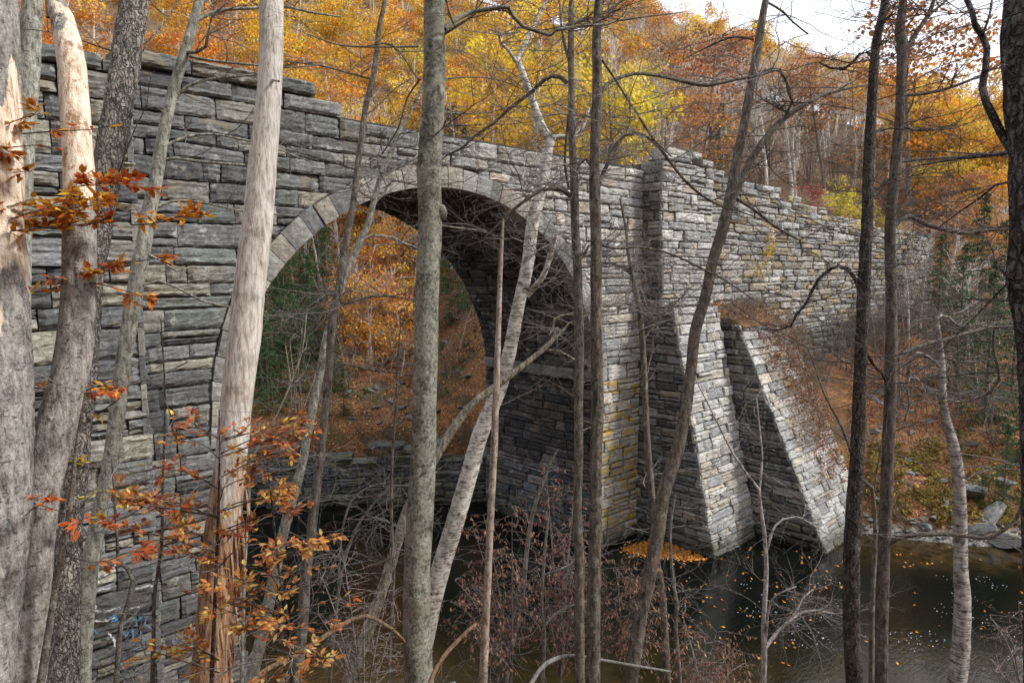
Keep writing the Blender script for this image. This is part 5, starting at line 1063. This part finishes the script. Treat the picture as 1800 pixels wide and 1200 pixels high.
# slender undergrowth too dense to count
mb = MB()
def thicket(name, label, n, fn):
    mb = MB(); P = fn(n)
    for p in P:
        hgt = rng.uniform(2, 7); d = unit(np.array([rng.normal(0, .16), rng.normal(0, .16), 1])); q = [p-[0, 0, .2]]
        for i in range(5): d = unit(d+rng.normal(0, .07, 3)); q.append(q[-1]+d*hgt/5)
        tube(mb, q, np.linspace(.035, .01, 6)*rng.uniform(.6, 1.3), 4)
        for k in range(4):
            i = rng.integers(2, 6); a_ = rng.uniform(0, 6.28); e = unit(np.array([math.cos(a_), math.sin(a_), rng.uniform(.3, 1)]))*hgt*rng.uniform(.12, .3); tube(mb, [q[i], q[i]+e*.5+rng.normal(0, .05, 3), q[i]+e], [.012, .009, .005], 3)
    o = mb.build(name, M_THICK); tagp(o, label, 'undergrowth', None, 'stuff')
M_THICK = bark_mat('thicket_bark', (.24, .18, .13), (.42, .34, .27), bumpd=.001)
thicket('undergrowth', 'grey-brown tangle of thin leafless stems covering the hillside above the retaining wall', 1100, zone_pts(1040, 1640, 62, 125, lambda x, y, z: (y > 27) & (z > 15)))
thicket('undergrowth', 'thin leafless stems scattered over the slope beyond the arch', 170, zone_pts(430, 880, 40, 66, lambda x, y, z: (y > 26) & (z > 2.5)))
thicket('undergrowth', 'thin leafless stems scattered over the wooded right bank', 240, zone_pts(1540, 1850, 42, 75, lambda x, y, z: (y < 17) & (z > 3)))
# leaves floating on the river
def float_pts(n):
    P = []
    e0 = np.array([21.6, 16.6]); e1 = np.array([24.7, 13.7])     # raft of leaves caught in the corner of pier and buttress
    t = rng.random(n*3)[:, None]; s_ = (rng.random(n*3)**1.3)[:, None]; A = np.array([22.6, 17.6]); B_ = np.array([24.9, 17.0]); Cc = np.array([24.7, 13.9]); u_ = rng.random((n*3, 1)); v_ = rng.random((n*3, 1)); fl = (u_+v_ > 1)[:, 0]; u_[fl] = 1-u_[fl]; v_[fl] = 1-v_[fl]
    Q = A+(B_-A)*u_+(Cc-A)*v_; Q = Q[(fbm(Q[:, 0]*1.7, Q[:, 1]*1.7, 81) > .36)]; Q = Q+rng.normal(0, .12, Q.shape)+rng.normal(0, .45, Q.shape)*(rng.random((len(Q), 1)) < .14); P.append(Q)
    m_ = n//5; px = rng.uniform(1180, 1850, m_*3); py = 960+rng.random(m_*3)**1.2*210; k = fbm(px/55, py/16, 61) > .54
    d = np.array([(at(a, b_, 1)-[0, 0, H]) for a, b_ in zip(px[k], py[k])]); Q = (d*(-H/d[:, 2])[:, None])[:, :2]; P.append(Q)
    P = np.vstack(P); P = P[(height(P[:, 0], P[:, 1]) < 0)]; return np.stack([P[:, 0], P[:, 1], np.full(len(P), .012)], -1)
scatter('floating_leaves', 'orange leaves floating on the dark water, thickest beside the tall buttress', 'floating leaves', 900, float_pts, .13, [(.55, .22, .04), (.62, .30, .06), (.45, .17, .04)], M_DRY, 60, .006)
def foam_pts(n):
    px = rng.uniform(1200, 1850, n*3); py = 1010+rng.random(n*3)*150; k = fbm(px/70, py/18, 71) > .55
    d = np.array([(at(a, b_, 1)-[0, 0, H]) for a, b_ in zip(px[k], py[k])]); Q = (d*(-H/d[:, 2])[:, None]); Q = Q[height(Q[:, 0], Q[:, 1]) < 0]; Q[:, 2] = .008; return Q
scatter('foam', 'white specks of foam drifting on the water at lower right', 'foam', 500, foam_pts, .045, [(.6, .62, .7), (.4, .42, .5)], NT('foam_speck').done((.55, .57, .65), .5), 60, .004)

# ------------------------------------------------------------------ rocks
def rock_bm(sx, sy, sz, seed, blocky=.5):
    bm = bmesh.new(); bmesh.ops.create_icosphere(bm, subdivisions=3, radius=1)
    r_ = np.random.default_rng(seed); pl = r_.normal(0, 1, (9, 3)); pl /= np.linalg.norm(pl, axis=1)[:, None]; dd = r_.uniform(.32, .75, 9)
    for v in bm.verts:
        p = np.array(v.co)
        for n_, d_ in zip(pl, dd):
            e = p@n_-d_
            if e > 0: p = p-n_*e
        p = p*(1+.05*(vnoise(p[0]*5+seed, p[1]*5+p[2]*3)-.5)); v.co = (p[0]*sx, p[1]*sy, p[2]*sz)
    me = bpy.data.meshes.new('boulder'); bm.to_mesh(me); bm.free()
    a = me.color_attributes.new('Col', 'FLOAT_COLOR', 'POINT'); a.data.foreach_set('color', np.tile([.15, .15, .145, 1], len(me.vertices)))
    me.materials.append(M_ROCK); return me
RM = [rock_bm(1, rng.uniform(.5, .9), rng.uniform(.3, .6), i) for i in range(7)]
def boulder(x, y, z, s, label, group, rz=None):
    o = bpy.data.objects.new('boulder', RM[rng.integers(7)]); C.objects.link(o); o.location = (x, y, z); o.scale = (s, s, s); o.rotation_euler = (rng.normal(0, .25), rng.normal(0, .25), rng.uniform(0, 6.28) if rz is None else rz); tagp(o, label, 'rock', group)
k = 0; tries = 0
while k < 150 and tries < 9000:
    tries += 1
    px = rng.uniform(1505, 1840); th = YAW-math.atan((px-900)/FPX); r = rng.uniform(33, 39); x, y = r*math.cos(th), r*math.sin(th); z = float(height(x, y))
    if not (-.12 < z < .75) or y > 14: continue
    s = rng.uniform(.10, .26)*(1.6 if rng.random() < .08 else 1); boulder(x, y, z+.02, s, 'pale grey stone at the waterline %s' % ('left of the curved birch' if px < 1670 else 'right of the curved birch'), 'loose stones along the right shore'); k += 1
k = 0
while k < 70:
    px = rng.uniform(1540, 1840); th = YAW-math.atan((px-900)/FPX); r = rng.uniform(35, 50); x, y = r*math.cos(th), r*math.sin(th); z = float(height(x, y))
    if z < .7 or y > 16.8: continue
    boulder(x, y, z, rng.uniform(.2, .6), 'mossy stone half buried in leaves on the right bank %s' % ('left of the curved birch' if px < 1670 else 'right of the curved birch'), 'stones on the leafy right bank'); k += 1
k = 0
for px, r, s, lb_ in [(1770, 37.0, 1.15, 'largest angular boulder at the right edge of the right bank'), (1800, 36.0, .9, 'grey boulder below the largest one at the right edge'), (1735, 37.8, 1.1, 'tilted slab-like boulder left of the largest one'), (1745, 35.8, .9, 'flat pale boulder above the weeds on the right bank'), (1790, 39.5, .8, 'dark mossy boulder uphill of the largest one'), (1760, 34.2, .6, 'white-topped flat rock at the water edge near the right side')]:
    x, y = arch_pt(px, r); boulder(x, y, float(height(x, y))+.15*s, s, lb_, None)
for k in range(46):
    px = rng.uniform(445, 850); r = rng.uniform(37.5, 46); x, y = arch_pt(px, r); z = float(height(x, y))
    if z > .2 and y > 26: boulder(x, y, z, rng.uniform(.15, .5), 'grey rock lying in leaf litter on the slope beyond the arch', 'rocks on the slope beyond the arch')
boulder(9.2, 11.9, 2.2, .5, 'pale rounded rock at the bottom edge left of the thick central trunk', None)
